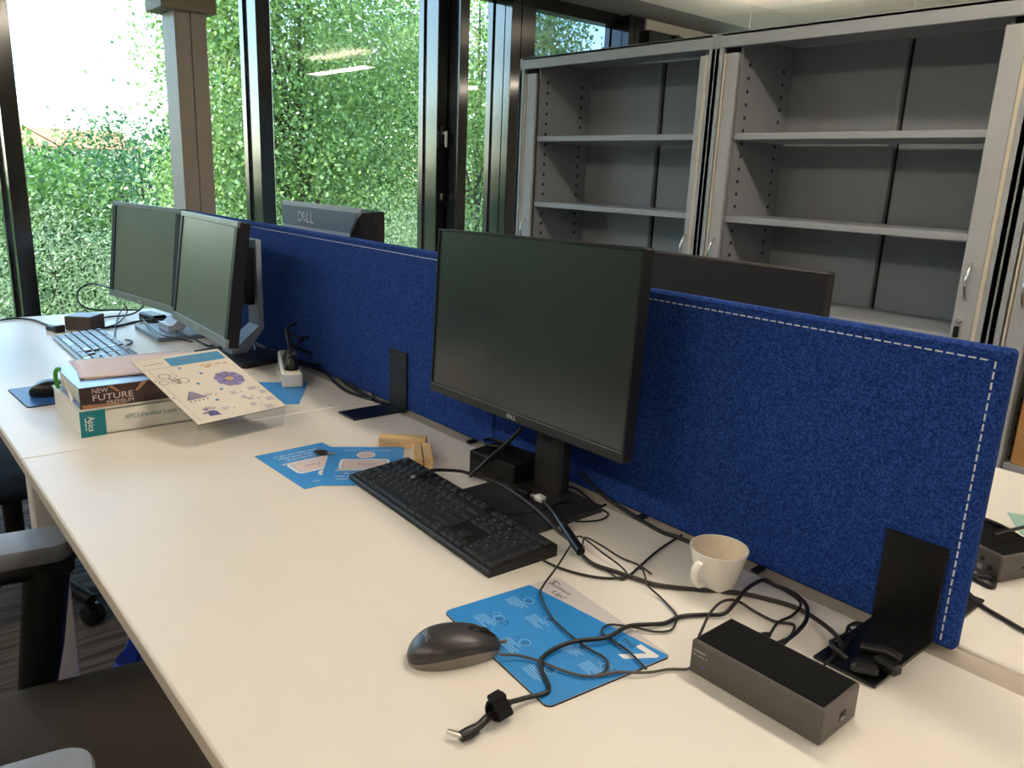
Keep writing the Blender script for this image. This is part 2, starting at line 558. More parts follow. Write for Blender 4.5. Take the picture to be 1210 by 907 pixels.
# ------------------------------------------------------------------ room shell
CEIL = 2.70
XW = -3.50       # room side of the mullions
XG = -3.66       # glass
structure(MB().box((1.7, 1.0, -0.1), (10.9, 14.6, 0.2)).build('floor', 'carpet'), 'floor with grey striped carpet under the desks')
structure(MB().box((7.05, 1.0, 1.4), (0.2, 14.4, 2.8)).build('wall_right', 'wall'), 'plain painted wall at the right end of the office')
structure(MB().box((1.7, -6.1, 1.4), (10.9, 0.2, 2.8)).build('wall_back', 'wall'), 'plain painted wall behind the near desks')
structure(MB().box((1.7, 8.1, 1.4), (10.9, 0.2, 2.8)).build('wall_far', 'wall'), 'plain painted wall behind the cabinets')
structure(MB().box((-3.62, -4.75, 1.4), (0.26, 2.5, 2.8)).build('wall_left', 'wall'), 'solid wall beside the glazed front')
ceil = structure(MB().box((1.7, 1.0, 2.82), (10.9, 14.6, 0.22)).build('ceiling', 'grid'), 'suspended ceiling of pale square tiles')
tile_mesh = None
for i in range(-2, 6):
    for j in range(-9, 4):
        cx, cy = -2.41 + 0.6 * i + 0.3, 5.87 + 0.6 * j + 0.3
        if cx < XW + 0.3 or cy > 7.9:
            continue
        if tile_mesh is None:
            tile = MB().box((0, 0, 0), (0.592, 0.592, 0.014), ch=0.003).build('ceiling_tile', 'ceiling', ceil)
            tile_mesh = tile
        else:
            tile = tile_mesh.copy()
            COL.objects.link(tile)
        tile.location = (cx, cy, CEIL + 0.004)
MB().box((4.05, 3.3, CEIL + 0.004), (5.7, 9.2, 0.014)).box((1.7, -3.6, CEIL + 0.004), (10.4, 4.4, 0.014)).build('ceiling_panel', 'ceiling', ceil)
structure(MB().box((XW + 0.02, 6.80, 2.655), (0.05, 2.40, 0.09)).build('trim_1', 'ceiling'), 'pale edge trim where the ceiling meets the window front')

# glazed front: posts, frames and panes
posts = [(-3.46, -3.36, XW), (-2.29, -2.205, XW), (-0.865, -0.78, XW), (0.56, 0.645, XW), (1.99, 2.085, XW), (3.376, 3.462, XW),
         (4.03, 4.28, XW + 0.05), (5.37, 5.57, XW + 0.05), (6.70, 6.80, XW), (7.9, 8.0, XW)]
wide = {6: 'wide dark window post beside the grey cabinet', 7: 'dark double post showing above the left cabinet',
        3: 'dark window post at the left edge of the view', 4: 'dark window post right of the pale column',
        5: 'dark window post left of the opening sash'}
for k, (y0, y1, xf) in enumerate(posts):
    mb = MB()
    mb.box(((xf - 3.68) / 2, (y0 + y1) / 2, 1.35), (xf + 3.68, y1 - y0, 2.7), ch=0.004)
    mb.box((-3.70, (y0 + y1) / 2, 1.35), (0.06, (y1 - y0) + 0.03, 2.7))
    if k in (6, 7):
        mb.box((xf + 0.002, (y0 + y1) / 2 - 0.02, 1.35), (0.008, 0.012, 2.69))
        mb.box((xf - 0.09, y0 - 0.002, 1.35), (0.012, 0.006, 2.69))
    structure(mb.build('trim_%d' % (k + 2), 'mullion'), wide.get(k, 'dark window post of the glazed front'))
for k in range(len(posts) - 1):
    y0, y1 = posts[k][1], posts[k + 1][0]
    win = thing('window_%d' % (k + 1), None, None, (XG, (y0 + y1) / 2, 0))
    structure(win, 'tall tinted pane showing above the left cabinet' if k == 6 else 'tall clear window pane in a slim dark frame')
    W = y1 - y0
    MB().box((0.04, 0, 0.05), (0.12, W, 0.1)).build('bottom_rail', 'mullion', win)
    MB().box((0.04, 0, 2.66), (0.12, W, 0.1)).build('top_rail', 'mullion', win)
    MB().box((0, 0, 1.355), (0.006, W, 2.53)).build('glass_pane', 'glass_dark' if k == 6 else 'glass', win)
    if k == 5:      # opening sash beside the third post
        MB().box((0.21, -W / 2 + 0.052, 1.35), (0.18, 0.085, 2.6), ch=0.003).build('sash_stile', 'mullion', win)
        h = MB().box((0.165, -W / 2 - 0.035, 1.575), (0.012, 0.034, 0.13), ch=0.004).build('handle', 'black_plastic', win)
        MB().box((0.19, -W / 2 - 0.035, 1.59), (0.045, 0.02, 0.02), ch=0.004).box((0.21, -W / 2 - 0.035, 1.545), (0.014, 0.022, 0.12), ch=0.005).build('handle_lever', 'metal', h)
        MB().box((0.162, -W / 2 - 0.035, 1.12), (0.014, 0.024, 0.05), ch=0.004).build('hinge', 'metal', win)
    if k == 7:
        MB().box((0.17, 0, 2.52), (0.2, W, 0.16)).build('transom', 'mullion', win)
        MB().box((0.2, -0.2, 2.3), (0.2, 0.06, 0.6)).build('transom_block', 'mullion', win)

# pale column between the desks and the window
colm = thing('column', 'pale taupe boxed column standing in front of the window behind the left monitors', 'column', (-3.1, 1.411, 0))
MB().box((0, -0.0435, 1.2), (0.2, 0.083, 2.4), ch=0.003).build('cladding_panel', 'column', colm)
MB().box((0, 0.0435, 1.2), (0.2, 0.083, 2.4), ch=0.003).build('cladding_panel', 'column', colm)
MB().box((0.0, 0, 1.2), (0.16, 0.14, 2.39)).build('core', 'dark_slot', colm)
MB().box((0.005, -0.015, 2.385), (0.27, 0.29, 0.62), ch=0.004).build('head_casing', 'column_cap', colm)

# ceiling lights (they light the room and mirror in the panes)
for k, (lx, ly, rz, lz) in enumerate([(0.9, -1.7, 0, 2.62), (3.3, -1.7, 0, 2.62), (0.9, 1.38, 0, 2.635), (3.3, 1.38, 0, 2.635), (-1.3, -1.7, 0, 2.62), (3.3, 3.9, 0, 2.3), (0.7, 5.0, 0, 2.555), (-1.5, 5.2, 0, 2.24)]):
    L = thing('ceiling_light', 'long warm white strip light hanging on two wires below the ceiling', 'ceiling light', (lx, ly, lz), R(rz), 'strip lights on the ceiling')
    MB().box((0, 0, -0.025), (1.5, 0.2, 0.05), ch=0.004).build('housing', 'lamp_body', L)
    MB().box((0, 0, -0.053), (1.46, 0.17, 0.008)).build('diffuser', 'lamp', L)
    MB().box((0, 0, 0.004), (1.40, 0.12, 0.008)).build('added_uplight', 'lamp', L)  # glowing top face added to brighten the ceiling
    for sx in (-0.6, 0.6):
        MB().tube([(sx, 0, 0.0), (sx, 0, CEIL - lz)], 0.0015, 6).build('wire', 'metal', L)

# ------------------------------------------------------------------ outdoors
rng = np.random.default_rng(7)
GZ = -3.2
ground = tag(MB().box((-64, 5, GZ - 0.5), (120, 160, 1.0)).build('ground', 'grass'), None, None)
structure(ground, 'green ground outside below the windows')

def leaf_mesh(name, centres, size, ratio, rng, flat=0.35):
    n = len(centres)
    a = rng.normal(size=(n, 3)); a /= np.linalg.norm(a, axis=1)[:, None]
    up = rng.normal(size=(n, 3)) * (1 - flat) + np.array([0, 0, 1.0]) * flat
    b = np.cross(a, up); b /= (np.linalg.norm(b, axis=1)[:, None] + 1e-9)
    s = size * rng.uniform(0.65, 1.3, size=(n, 1))
    l, wd = a * s * 0.5, b * s * 0.5 * ratio
    v = np.empty((n, 4, 3))
    v[:, 0] = centres - l
    v[:, 1] = centres + wd + l * 0.1
    v[:, 2] = centres + l
    v[:, 3] = centres - wd + l * 0.1
    me = bpy.data.meshes.new(name)
    me.vertices.add(4 * n)
    me.vertices.foreach_set('co', v.reshape(-1).astype(np.float32))
    me.loops.add(4 * n)
    me.loops.foreach_set('vertex_index', np.arange(4 * n, dtype=np.int32))
    me.polygons.add(n)
    me.polygons.foreach_set('loop_start', np.arange(0, 4 * n, 4, dtype=np.int32))
    me.update(calc_edges=True)
    return me

def crown_points(blobs, n, spread, per, rng):
    vol = np.array([b[1][0] * b[1][1] * b[1][2] for b in blobs]) ** 0.75
    vol /= vol.sum()
    out = []
    for (c, r), q in zip(blobs, vol):
        k = max(4, int(n * q / per))
        d = rng.normal(size=(k, 3)); d /= np.linalg.norm(d, axis=1)[:, None]
        rad = rng.uniform(0.15, 1.0, size=(k, 1)) ** 0.45
        cc = np.array(c) + d * rad * np.array(r)
        s = spread * rng.uniform(0.6, 1.3, size=(k, 1, 1))
        out.append((cc[:, None, :] + rng.normal(size=(k, per, 3)) * s * np.array([1, 1, 0.75])).reshape(-1, 3))
    return np.concatenate(out)

def tree(name, label, cat, loc, blobs, n, leaf, ratio, m, spread, per, group, trunk=True, tr=0.10):
    t = thing(name, label, cat, loc, 0, group)
    pts = crown_points(blobs, n, spread, per, rng)
    me = leaf_mesh('crown', pts, leaf, ratio, rng)
    me.materials.append(M[m])
    o = bpy.data.objects.new('crown', me)
    COL.objects.link(o)
    o.parent = t
    o['kind'] = 'stuff'
    mb = MB()
    top = max(c[2] + r[2] * 0.6 for c, r in blobs)
    c0 = blobs[0][0]
    if trunk:
        pts = [(0, 0, -0.1), (0.05, 0.03, top * 0.3), (c0[0] * 0.5, c0[1] * 0.5, top * 0.6), (c0[0], c0[1], top)]
        sp = spline(pts, 5)
        mb.tube(sp, tr, 8, radii=[tr * (1 - 0.85 * i / (len(sp) - 1)) for i in range(len(sp))])
    for c, r in blobs:
        for q in range(5):
            e = np.array(c) + rng.normal(size=3) * np.array(r) * 0.55
            z0 = max(0.2, min(e[2] * 0.55, top * 0.8))
            sp = spline([(0.02, 0.02, z0), (e[0] * 0.4, e[1] * 0.4, z0 + (e[2] - z0) * 0.55), tuple(e)], 4)
            mb.tube(sp, 0.05, 5, radii=[tr * 0.35 * (1 - 0.85 * i / (len(sp) - 1)) for i in range(len(sp))])
    mb.build('trunk' if trunk else 'stems', 'bark', t, smooth=60)
    return t

# tall poplar with gaps of sky, in front of the middle windows
tree('poplar_tree', 'tall bright green poplar filling the middle windows with gaps of sky', 'tree', (-11.5, 6.1, GZ),
     [((0.2, 0.0, 3.6), (1.9, 2.3, 2.2)), ((-0.2, 0.5, 6.2), (1.9, 2.2, 2.2)), ((0, -0.8, 8.3), (1.8, 2.0, 2.2)), ((0.4, -1.55, 5.9), (1.2, 0.95, 1.5)),
      ((0.3, -1.5, 3.8), (1.2, 1.0, 1.2)), ((0.4, -1.7, 7.8), (1.0, 0.8, 0.7))], 80000, 0.072, 0.75, 'leaf_poplar', 0.28, 46, 'poplars outside the windows')
tree('poplar_tree', 'tall poplar seen through the narrow pane beside the grey cabinet', 'tree', (-12.0, 10.3, GZ),
     [((0, 0, 4.0), (2.0, 2.0, 2.6)), ((0, 0.2, 7.2), (2.0, 2.1, 2.6)), ((-0.3, 1.6, 5.6), (1.6, 1.4, 3.2))], 40000, 0.08, 0.75, 'leaf_poplar', 0.3, 30, 'poplars outside the windows')
tree('broad_tree', 'dark broad tree standing close behind the tall poplar of the middle windows', 'tree', (-16.5, 8.4, GZ),
     [((0, 0, 3.6), (1.8, 3.2, 2.6)), ((0, 2.6, 6.6), (1.6, 2.6, 2.0))], 17000, 0.15, 0.75, 'leaf_dark', 0.34, 30, None)
# middle distance
mids = [(-20, 3.3, 2.3, 1.6, 'leaf_mid', 'mid green round tree left of the pale column under the far roof'),
        (-21, 6.2, 2.7, 2.2, 'leaf_dark', 'dark green round tree just left of the pale column'),
        (-19, 9.2, 2.9, 4.2, 'leaf_dark', 'dark green round tree right of the pale column behind the poplar'),
        (-17, 13.2, 3.0, 4.4, 'leaf_dark', 'dark green tree low behind the poplar near the sash window'),
        (-15, 2.0, 1.8, 1.5, 'leaf_mid', 'bright bushy tree at the left edge beside the dark post'),
        (-26, 1.0, 2.5, 1.7, 'leaf_mid', 'far bushy tree beyond the leftmost pane'),
        (-30, 8.2, 3.0, 2.7, 'leaf_dark', 'dark crown just right of the far orange roof')]
for x, y, r, h, m, lab in mids:
    zc = h - r * 0.8 - GZ
    tree('round_tree', lab, 'tree', (x, y, GZ), [((0, 0, zc), (r, r, r * 0.9)), ((0.3, r * 0.3, zc - r * 0.8), (r, r * 1.1, r))],
         17000, 0.12, 0.7, m, 0.28, 26, 'round trees in the middle distance', tr=0.14)
# pale willow shrubs close to the glass
will = [(-7.4, 1.55, 1.15, 0.95, 'silvery willow shrub behind the left monitor, nearest the glass'),
        (-7.9, 0.2, 1.2, 0.7, 'silvery willow shrub at the left edge of the view'),
        (-9.2, 3.3, 1.2, 0.75, 'silvery willow shrub behind the pale column'),
        (-8.6, 5.0, 1.1, 0.72, 'silvery willow shrub behind the dark window post and the far monitor'),
        (-8.8, 6.5, 0.9, 0.95, 'silvery willow shrub right of the monitor with its back turned'),
        (-9.5, 8.6, 1.1, 0.6, 'silvery willow shrub below the narrow pane by the cabinet')]
for x, y, r, h, lab in will:
    zc = h - r - GZ
    tree('willow_shrub', lab, 'shrub', (x, y, GZ), [((0, 0, zc), (r, r, r * 1.0)), ((0, 0.2, zc - r), (r * 1.15, r * 1.25, r * 1.1)), ((0, 0, zc - r * 2), (r * 1.2, r * 1.3, r))],
         38000, 0.052, 0.34, 'leaf_willow', 0.26, 46, 'willow shrubs outside the glass', trunk=False, tr=0.05)
# trees beside the part of the front that the screens mirror
for k, (x, y, r, h) in enumerate([(-9.5, -0.9, 1.1, 0.8), (-10.5, -4.3, 2.2, 4.6), (-10.5, -8.4, 2.3, 4.6), (-12, -12.5, 2.6, 4.6)]):
    zc = h - r * 0.8 - GZ
    tree('round_tree', ['bushy green tree outside the first pane left of the view', 'bushy green tree outside, second to the left of the view',
                        'bushy green tree outside, third to the left of the view', 'bushy green tree farthest to the left outside'][k], 'tree', (x, y, GZ),
         [((0, 0, zc), (r, r, r * 0.9)), ((0.2, 0.3, zc - r * 0.9), (r * 1.1, r * 1.2, r))], 7000, 0.2, 0.75, 'leaf_mid', 0.3, 22, 'trees the screens mirror', tr=0.14)

far = thing('far_building', 'distant pale house with an orange tiled roof above the trees', 'building', (-62, 12.5, GZ))
MB().box((0, 0, 2.6), (6, 8.6, 5.2)).build('wall', 'far_wall', far)
MB().add([(3.4, -4.6, 5.2), (3.4, 4.6, 5.2), (-3.4, 4.6, 5.2), (-3.4, -4.6, 5.2), (0, -4.0, 6.45), (0, 4.0, 6.45)],
         [(0, 1, 5, 4), (2, 3, 4, 5), (1, 2, 5), (3, 0, 4), (3, 2, 1, 0)]).build('roof', 'roof', far)
MB().box((0.5, -3.4, 6.3), (0.5, 0.5, 1.0)).build('chimney', 'bricks', far)
for k in range(5):
    MB().box((3.0, -3.4 + 1.7 * k, 4.3), (0.08, 0.8, 0.9)).build('window', 'far_window', far)

# ------------------------------------------------------------------ desks
DZ = 0.74
def desk(x0, x1, y0, y1, label, panels):
    t = thing('desk', label, 'desk', ((x0 + x1) / 2, (y0 + y1) / 2, 0), 0)
    w_, d_ = x1 - x0, y1 - y0
    mb = MB()
    mb.box((0, 0, DZ - 0.0125), (w_, d_, 0.025), ch=0.0022)
    mb.build('desktop', 'desk', t)
    s = 1 if y0 < 0.5 else -1
    MB().box((0, -s * (d_ / 2 + 0.0006), DZ - 0.0125), (w_ - 0.006, 0.0012, 0.0195)).build('edge_band', 'desk_edge', t)
    MB().box((0, s * 0.16, DZ - 0.055), (w_ - 0.12, 0.05, 0.05)).build('cross_beam', 'leg', t)
    for sx, on in ((-1, panels[0]), (1, panels[1])):
        if on:
            lx = sx * (w_ / 2 - 0.03)
            for yy in (-d_ / 2 + 0.035, d_ / 2 - 0.035):
                MB().box((lx, yy, 0.357), (0.05, 0.05, 0.714), ch=0.003).build('leg', 'leg', t)
            MB().box((lx, 0.0, 0.655), (0.04, d_ - 0.12, 0.10), ch=0.003).build('side_beam', 'leg', t)
    return t
desk(0.0015, 1.60, 0.0, 0.757, 'white desk nearest the camera, with the keyboard, mug and blue mouse mat on it', (False, True))
desk(-1.575, -0.0015, 0.0, 0.757, 'white desk by the window, with the books and the pair of monitors on it', (True, True))
desk(0.0015, 1.60, 0.808, 1.60, 'white desk behind the blue divider at the right', (True, True))
desk(-1.575, -0.0015, 0.808, 1.60, 'white desk behind the blue divider by the window', (True, False))

rail = thing('cable_rail', 'beige metal rail in the gap between the facing desks under the blue dividers', 'rail', (0.0, 0.7825, 0.0))
MB().box((0, 0, 0.727), (3.16, 0.047, 0.018), ch=0.002).build('channel', 'rail', rail)
for xx in (-0.95, 0.385, 0.6, 0.86, 1.09):
    MB().box((xx, -0.008, 0.7395), (0.012, 0.022, 0.006), ch=0.001).build('rail_clip', 'black_plastic', rail)
for xx in (-1.5, 0.0, 1.5):
    MB().box((xx, 0, 0.36), (0.04, 0.04, 0.715)).build('support', 'leg', rail)

# ------------------------------------------------------------------ blue felt dividers
def divider(x0, x1, label, stitch_sides):
    z0, z1 = 0.742, 1.126
    t = thing('desk_divider', label, 'divider', ((x0 + x1) / 2, 0.7895, z0), 0, 'blue felt desk dividers')
    w_ = x1 - x0
    h = z1 - z0
    MB().box((0, 0, h / 2), (w_, 0.020, h), ch=0.004).build('felt_panel', 'felt', t)
    mb = MB()
    yy = -0.0104
    L = 0.0085
    n = int((w_ - 0.03) / 0.0125)
    for i in range(n):
        x = -w_ / 2 + 0.017 + i * 0.0125 + L / 2
        mb.box((x, yy, h - 0.0155), (L, 0.0012, 0.0017))
        mb.box((x, -yy, h - 0.0155), (L, 0.0012, 0.0017))
    n = int((h - 0.02) / 0.0125)
    for sd in stitch_sides:
        for i in range(n):
            z = h - 0.0155 - i * 0.0125 - L / 2
            mb.box((sd * (w_ / 2 - 0.0165), yy, z), (0.0017, 0.0012, L))
    o = mb.build('stitching', 'thread', t)
    o['kind'] = 'stuff'
    return t
divider(-1.39, 0.449, 'long blue felt divider behind the pair of left monitors', (-1,))
divider(0.451, 1.364, 'blue felt divider behind the near monitor and the mug, at the right', (1,))

def bracket(x0, x1, ylen, zh, label, rz=0.0):
    t = thing('divider_bracket', label, 'bracket', ((x0 + x1) / 2, 0.776, DZ), rz, 'black brackets of the dividers')
    w_ = x1 - x0
    MB().box((0, -ylen / 2, 0.0025), (w_, ylen, 0.004), ch=0.001).build('foot_plate', 'black_metal', t)
    MB().box((0, -0.0005, zh / 2 + 0.0005), (w_, 0.0035, zh), ch=0.001).build('upright_plate', 'black_metal', t)
    MB().lathe([(0.0, 0.0016), (0.0035, 0.0014), (0.004, 0.0)], 10, T=TR((w_ * 0.28, -0.03, 0.0045))).build('screw', 'black_metal', t)
    return t
bracket(0.052, 0.126, 0.142, 0.142, 'small black steel bracket on the left divider beside the two flyers')
bracket(1.262, 1.339, 0.150, 0.132, 'black steel bracket on the right divider behind the grey dock')
tb = thing('divider_bracket', 'black bracket foot poking out behind the right end of the divider', 'bracket', (1.30, 0.803, DZ), 0, 'black brackets of the dividers')
MB().box((0, 0.075, 0.0025), (0.077, 0.15, 0.004), ch=0.001).build('foot_plate', 'black_metal', tb)
MB().box((0, 0.0005, 0.066), (0.077, 0.0035, 0.132), ch=0.001).build('upright_plate', 'black_metal', tb)

# ------------------------------------------------------------------ grey tambour cabinets
CY = 2.58
CH = 1.873
def cabinet(x0, x1, label, lo, ro, handles, lock, shelves, gap=True):
    w_ = x1 - x0
    t = thing('storage_cabinet', label, 'cabinet', (x0, CY, 0), 0, 'grey shutter cabinets in a row')
    D = 0.43
    th = 0.018
    for s, nm in ((0, 0), (1, 1)):
        xx = th / 2 if s == 0 else w_ - th / 2
        MB().box((xx, D / 2, CH / 2), (th, D, CH)).build('side_panel', 'cabinet', t)
    MB().box((w_ / 2, D / 2, CH - 0.005), (w_ - 2 * th, D, 0.010)).build('top_panel', 'cabinet', t)
    MB().box((w_ / 2, 0.010, CH - 0.0265), (w_ - 2 * th, 0.020, 0.053), ch=0.002).build('top_fascia', 'cabinet', t)
    MB().box((w_ / 2, D / 2, 0.04), (w_ - 2 * th, D, 0.08)).build('plinth', 'cabinet', t)
    # back in two sheets, the left one lapping over the right one
    mid = w_ * 0.5
    MB().box((mid / 2 + 0.005, D - 0.024, CH / 2 + 0.02), (mid - 0.01, 0.012, CH - 0.065)).box((mid - 0.008, D - 0.028, CH / 2 + 0.02), (0.022, 0.024, CH - 0.07), ch=0.003).build('back_panel', 'cabinet_in', t)
    MB().box((mid + (w_ - mid) / 2, D - 0.010, CH / 2 + 0.02), (w_ - mid, 0.012, CH - 0.065)).build('back_panel', 'cabinet_in', t)
    MB().box((mid + 0.009, D - 0.0165, CH / 2 + 0.02), (0.009, 0.002, CH - 0.08)).build('lap_shadow', 'dark_slot', t)  # dark strip laid on the right sheet as the shadow of the lap
    for s, off in ((0, lo), (1, ro)):
        sx = 1 if s == 0 else -1
        base = 0 if s == 0 else w_
        fx = lambda a: base + sx * a
        # inner side wall hiding the rolled shutter
        MB().box((fx(off - 0.006), D / 2 + 0.015, CH / 2 + 0.02), (0.012, D - 0.05, CH - 0.065)).build('inner_wall', 'cabinet_in', t)
        # frame post, rolled shutter with its lead bar
        MB().box((fx(0.0175), 0.010, CH / 2 - 0.026), (0.035, 0.020, CH - 0.055), ch=0.002).build('frame_post', 'cabinet', t)
        if s == 0 and gap:
            MB().box((fx(0.0385), 0.016, CH / 2 - 0.03), (0.007, 0.006, CH - 0.09)).build('shutter_gap', 'dark_slot', t)
        bar = off - 0.048
        MB().box((fx(0.045 if s == 0 else 0.042), 0.010, CH / 2 - 0.03), (0.007 if s == 0 else 0.014, 0.020, CH - 0.09), ch=0.002).build('shutter_edge', 'shutter_edge', t)
        MB().box((fx(0.049 + bar / 2), 0.015, CH / 2 - 0.03), (bar - 0.002, 0.018, CH - 0.09), ch=0.003).build('shutter_bar', 'shutter', t)
        if handles[s]:
            hx = fx(0.049 + bar * 0.55)
            MB().cable([(hx, 0.004, 0.965), (hx + 0.002, -0.012, 0.975), (hx + 0.003, -0.026, 1.0), (hx + 0.003, -0.03, 1.022), (hx + 0.003, -0.026, 1.045), (hx + 0.002, -0.012, 1.07), (hx, 0.004, 1.08)],
                       0.0055, 8, sub=4).build('handle', 'chrome', t, smooth=60)
        # shelf support holes
        mb = MB()
        for yy in (0.09, 0.335):
            for k in range(32):
                z = 0.21 + 0.05 * k
                if z < CH - 0.09:
                    mb.box((fx(off + 0.0004), yy, z), (0.0012, 0.013, 0.013))
        o = mb.build('shelf_hole', 'dark_slot', t)
        o['kind'] = 'stuff'
    if lock:
        hx = w_ - 0.049 - (ro - 0.048) * 0.62
        MB().lathe([(0.0, 0.0), (0.009, 0.0), (0.009, 0.012), (0.007, 0.014), (0, 0.014)], 16, T=TR((hx, 0.007, 0.895), rx=PI / 2)).build('lock', 'chrome', t, smooth=40)
        MB().box((hx - 0.004, -0.002, 0.856), (0.016, 0.012, 0.038), ch=0.003).build('key_tag', 'black_plastic', t)
    for z in shelves:
        MB().box((w_ / 2 + (lo - ro) / 2, 0.195, z - 0.0125), (w_ - lo - ro - 0.004, 0.33, 0.025), ch=0.002).build('shelf', 'cabinet', t)
    return t
SH = (1.497, 1.172, 0.838, 0.456)
cabinet(-1.628, -0.426, 'grey open shutter cabinet on the left, beside the window post', 0.118, 0.080, (1, 1), False, SH)
cabinet(-0.4255, 0.7425, 'grey open shutter cabinet in the middle with a lock on its right bar', 0.104, 0.116, (1, 1), True, SH)
cabinet(0.7445, 1.91, 'grey open shutter cabinet at the right edge holding cardboard boxes', 0.104, 0.110, (1, 0), False, SH, False)
def carton(loc, d, m, label, flaps):
    t = thing('cardboard_box', label, 'box', loc, 0)
    a, b, h = d
    MB().box((0, 0, h / 2), (a, b, h), ch=0.003).build('body', m, t)
    MB().box((0, 0, h + 0.0008), (0.05, b, 0.0012)).build('tape', 'pages', t)
    if flaps:
        MB().box((-a * 0.2, -b / 2 - 0.0008, h * 0.55), (0.12, 0.0012, 0.08)).build('address_label', 'paper', t)
    return t
carton((1.12, 2.75, 0.4565), (0.50, 0.28, 0.30), 'cardboard', 'brown cardboard box on the lower shelf of the right cabinet', True)
carton((1.08, 2.75, 0.8385), (0.42, 0.28, 0.17), 'cardboard_orange', 'orange brown carton on the shelf above the larger box', False)

# ------------------------------------------------------------------ chairs
def star_base(t, hub_r, leg_len, a0, zc=0.0):
    MB().lathe([(0.0, 0.13), (0.045, 0.13), (0.05, 0.1), (0.045, 0.07), (0.0, 0.07)], 20).build('hub', 'chair_black', t, smooth=40)
    MB().tube([(0, 0, 0.1), (0, 0, 0.38)], 0.026, 16).build('gas_lift', 'chair_black', t, smooth=40)
    for k in range(5):
        a = R(a0 + 72 * k)
        c, s = math.cos(a), math.sin(a)
        mb = MB()
        pts = [(c * 0.03, s * 0.03, 0.105), (c * leg_len * 0.6, s * leg_len * 0.6, 0.092), (c * leg_len, s * leg_len, 0.072)]
        mb.tube(spline(pts, 4), 0.024, 8, radii=[0.028 - 0.010 * i / 8 for i in range(9)])
        leg = mb.build('leg', 'chair_black', t, smooth=50)
        cm = MB()
        for sd in (-1, 1):
            T = TR((c * leg_len - s * 0.014 * sd, s * leg_len + c * 0.014 * sd, 0.029), rz=a) @ TR(rx=PI / 2)
            cm.lathe([(0.0, -0.010), (0.024, -0.010), (0.029, -0.006), (0.029, 0.006), (0.024, 0.010), (0.0, 0.010)], 18, T=T)
        cm.tube([(c * leg_len, s * leg_len, 0.03), (c * leg_len, s * leg_len, 0.075)], 0.008, 8)
        cm.build('caster', 'chair_black', leg, smooth=40)

def cushion(mb, w_, d_, h, T=None, n=14, dome=0.012, taper=0.9):
    """soft rounded slab"""
    out = rounded_rect(w_, d_, min(w_, d_) * 0.2, 6)
    rings = [(0.92, 0.0), (1.0, h * 0.3), (1.0, h * 0.7), (0.965, h * 0.93), (0.85, h), (0.5, h + dome * 0.8), (0.01, h + dome)]
    vs, fs = [], []
    m = len(out)
    for s, z in rings:
        vs += [(p[0] * s, p[1] * s, z) for p in out]
    for i in range(len(rings) - 1):
        for k in range(m):
            fs.append((i * m + k, i * m + (k + 1) % m, (i + 1) * m + (k + 1) % m, (i + 1) * m + k))
    fs.append(tuple(range(m))[::-1])
    return mb.add(vs, fs, 0, T)

def office_chair(label, loc, rz, seat_mat, arm_dx, a0, zs=0.45, arms=True):
    t = thing('office_chair', label, 'chair', loc, rz)
    star_base(t, 0.04, 0.315, a0)
    cushion(MB(), 0.50, 0.53, 0.06, TR((0, 0.03, zs - 0.06))).build('seat', seat_mat, t, smooth=50)
    MB().box((0, -0.02, zs - 0.082), (0.30, 0.30, 0.045), ch=0.012).build('seat_mechanism', 'chair_black', t)
    bt = TR((0, -0.25, zs + 0.10), rx=R(100))
    cushion(MB(), 0.44, 0.52, 0.045, TR((0, -0.265, zs + 0.36), rx=R(-97))).build('backrest', seat_mat, t, smooth=50)
    MB().cable([(0, -0.1, zs - 0.08), (0, -0.26, zs - 0.07), (0, -0.315, zs + 0.02), (0, -0.325, zs + 0.3)], 0.022, 8).build('back_support', 'chair_black', t, smooth=50)
    if arms:
        for sx in (-1, 1):
            mb = MB()
            T = TR((sx * arm_dx, -0.005, 0))
            mb.tube([(sx * (arm_dx - 0.012), 0.085, 0.635), (sx * (arm_dx - 0.02), 0.065, 0.5), (sx * (arm_dx - 0.035), 0.04, 0.36)], 0.032, 12, radii=[0.036, 0.034, 0.027])
            mb.box((sx * (arm_dx - 0.14), 0.03, 0.365), (0.24, 0.05, 0.02), ch=0.006)
            mb.box((sx * arm_dx, 0.0, 0.634), (0.084, 0.25, 0.03), ch=0.008)
            ar = mb.build('armrest_post', 'chair_black', t, smooth=50)
            outl = rounded_rect(0.092, 0.26, 0.03, 6)
            mb = MB()
            rings = [(0.94, 0.648), (1.0, 0.654), (1.0, 0.670), (0.95, 0.677), (0.5, 0.679), (0.02, 0.679)]
            vs, fs, m = [], [], len(outl)
            for s, z in rings:
                vs += [(p[0] * s, p[1] * (1 - (1 - s) * 0.4) if s > 0.9 else p[1] * s, z) for p in outl]
            for i in range(len(rings) - 1):
                for k in range(m):
                    fs.append((i * m + k, i * m + (k + 1) % m, (i + 1) * m + (k + 1) % m, (i + 1) * m + k))
            fs.append(tuple(range(m))[::-1])
            mb.add(vs, fs, 0, T)
            mb.build('armrest_pad', 'arm_grey', t, smooth=40)
    return t
office_chair('dark office chair with grey armrests pushed up to the near desk', (0.53, -0.15, 0), R(-10), 'chair_fabric', 0.31, 40)
office_chair('office chair coloured with reflected sky blue on a black star base at the window desk', (-0.93, 0.085, 0), R(4), 'chair_dark', 0.30, 20, zs=0.46, arms=False)

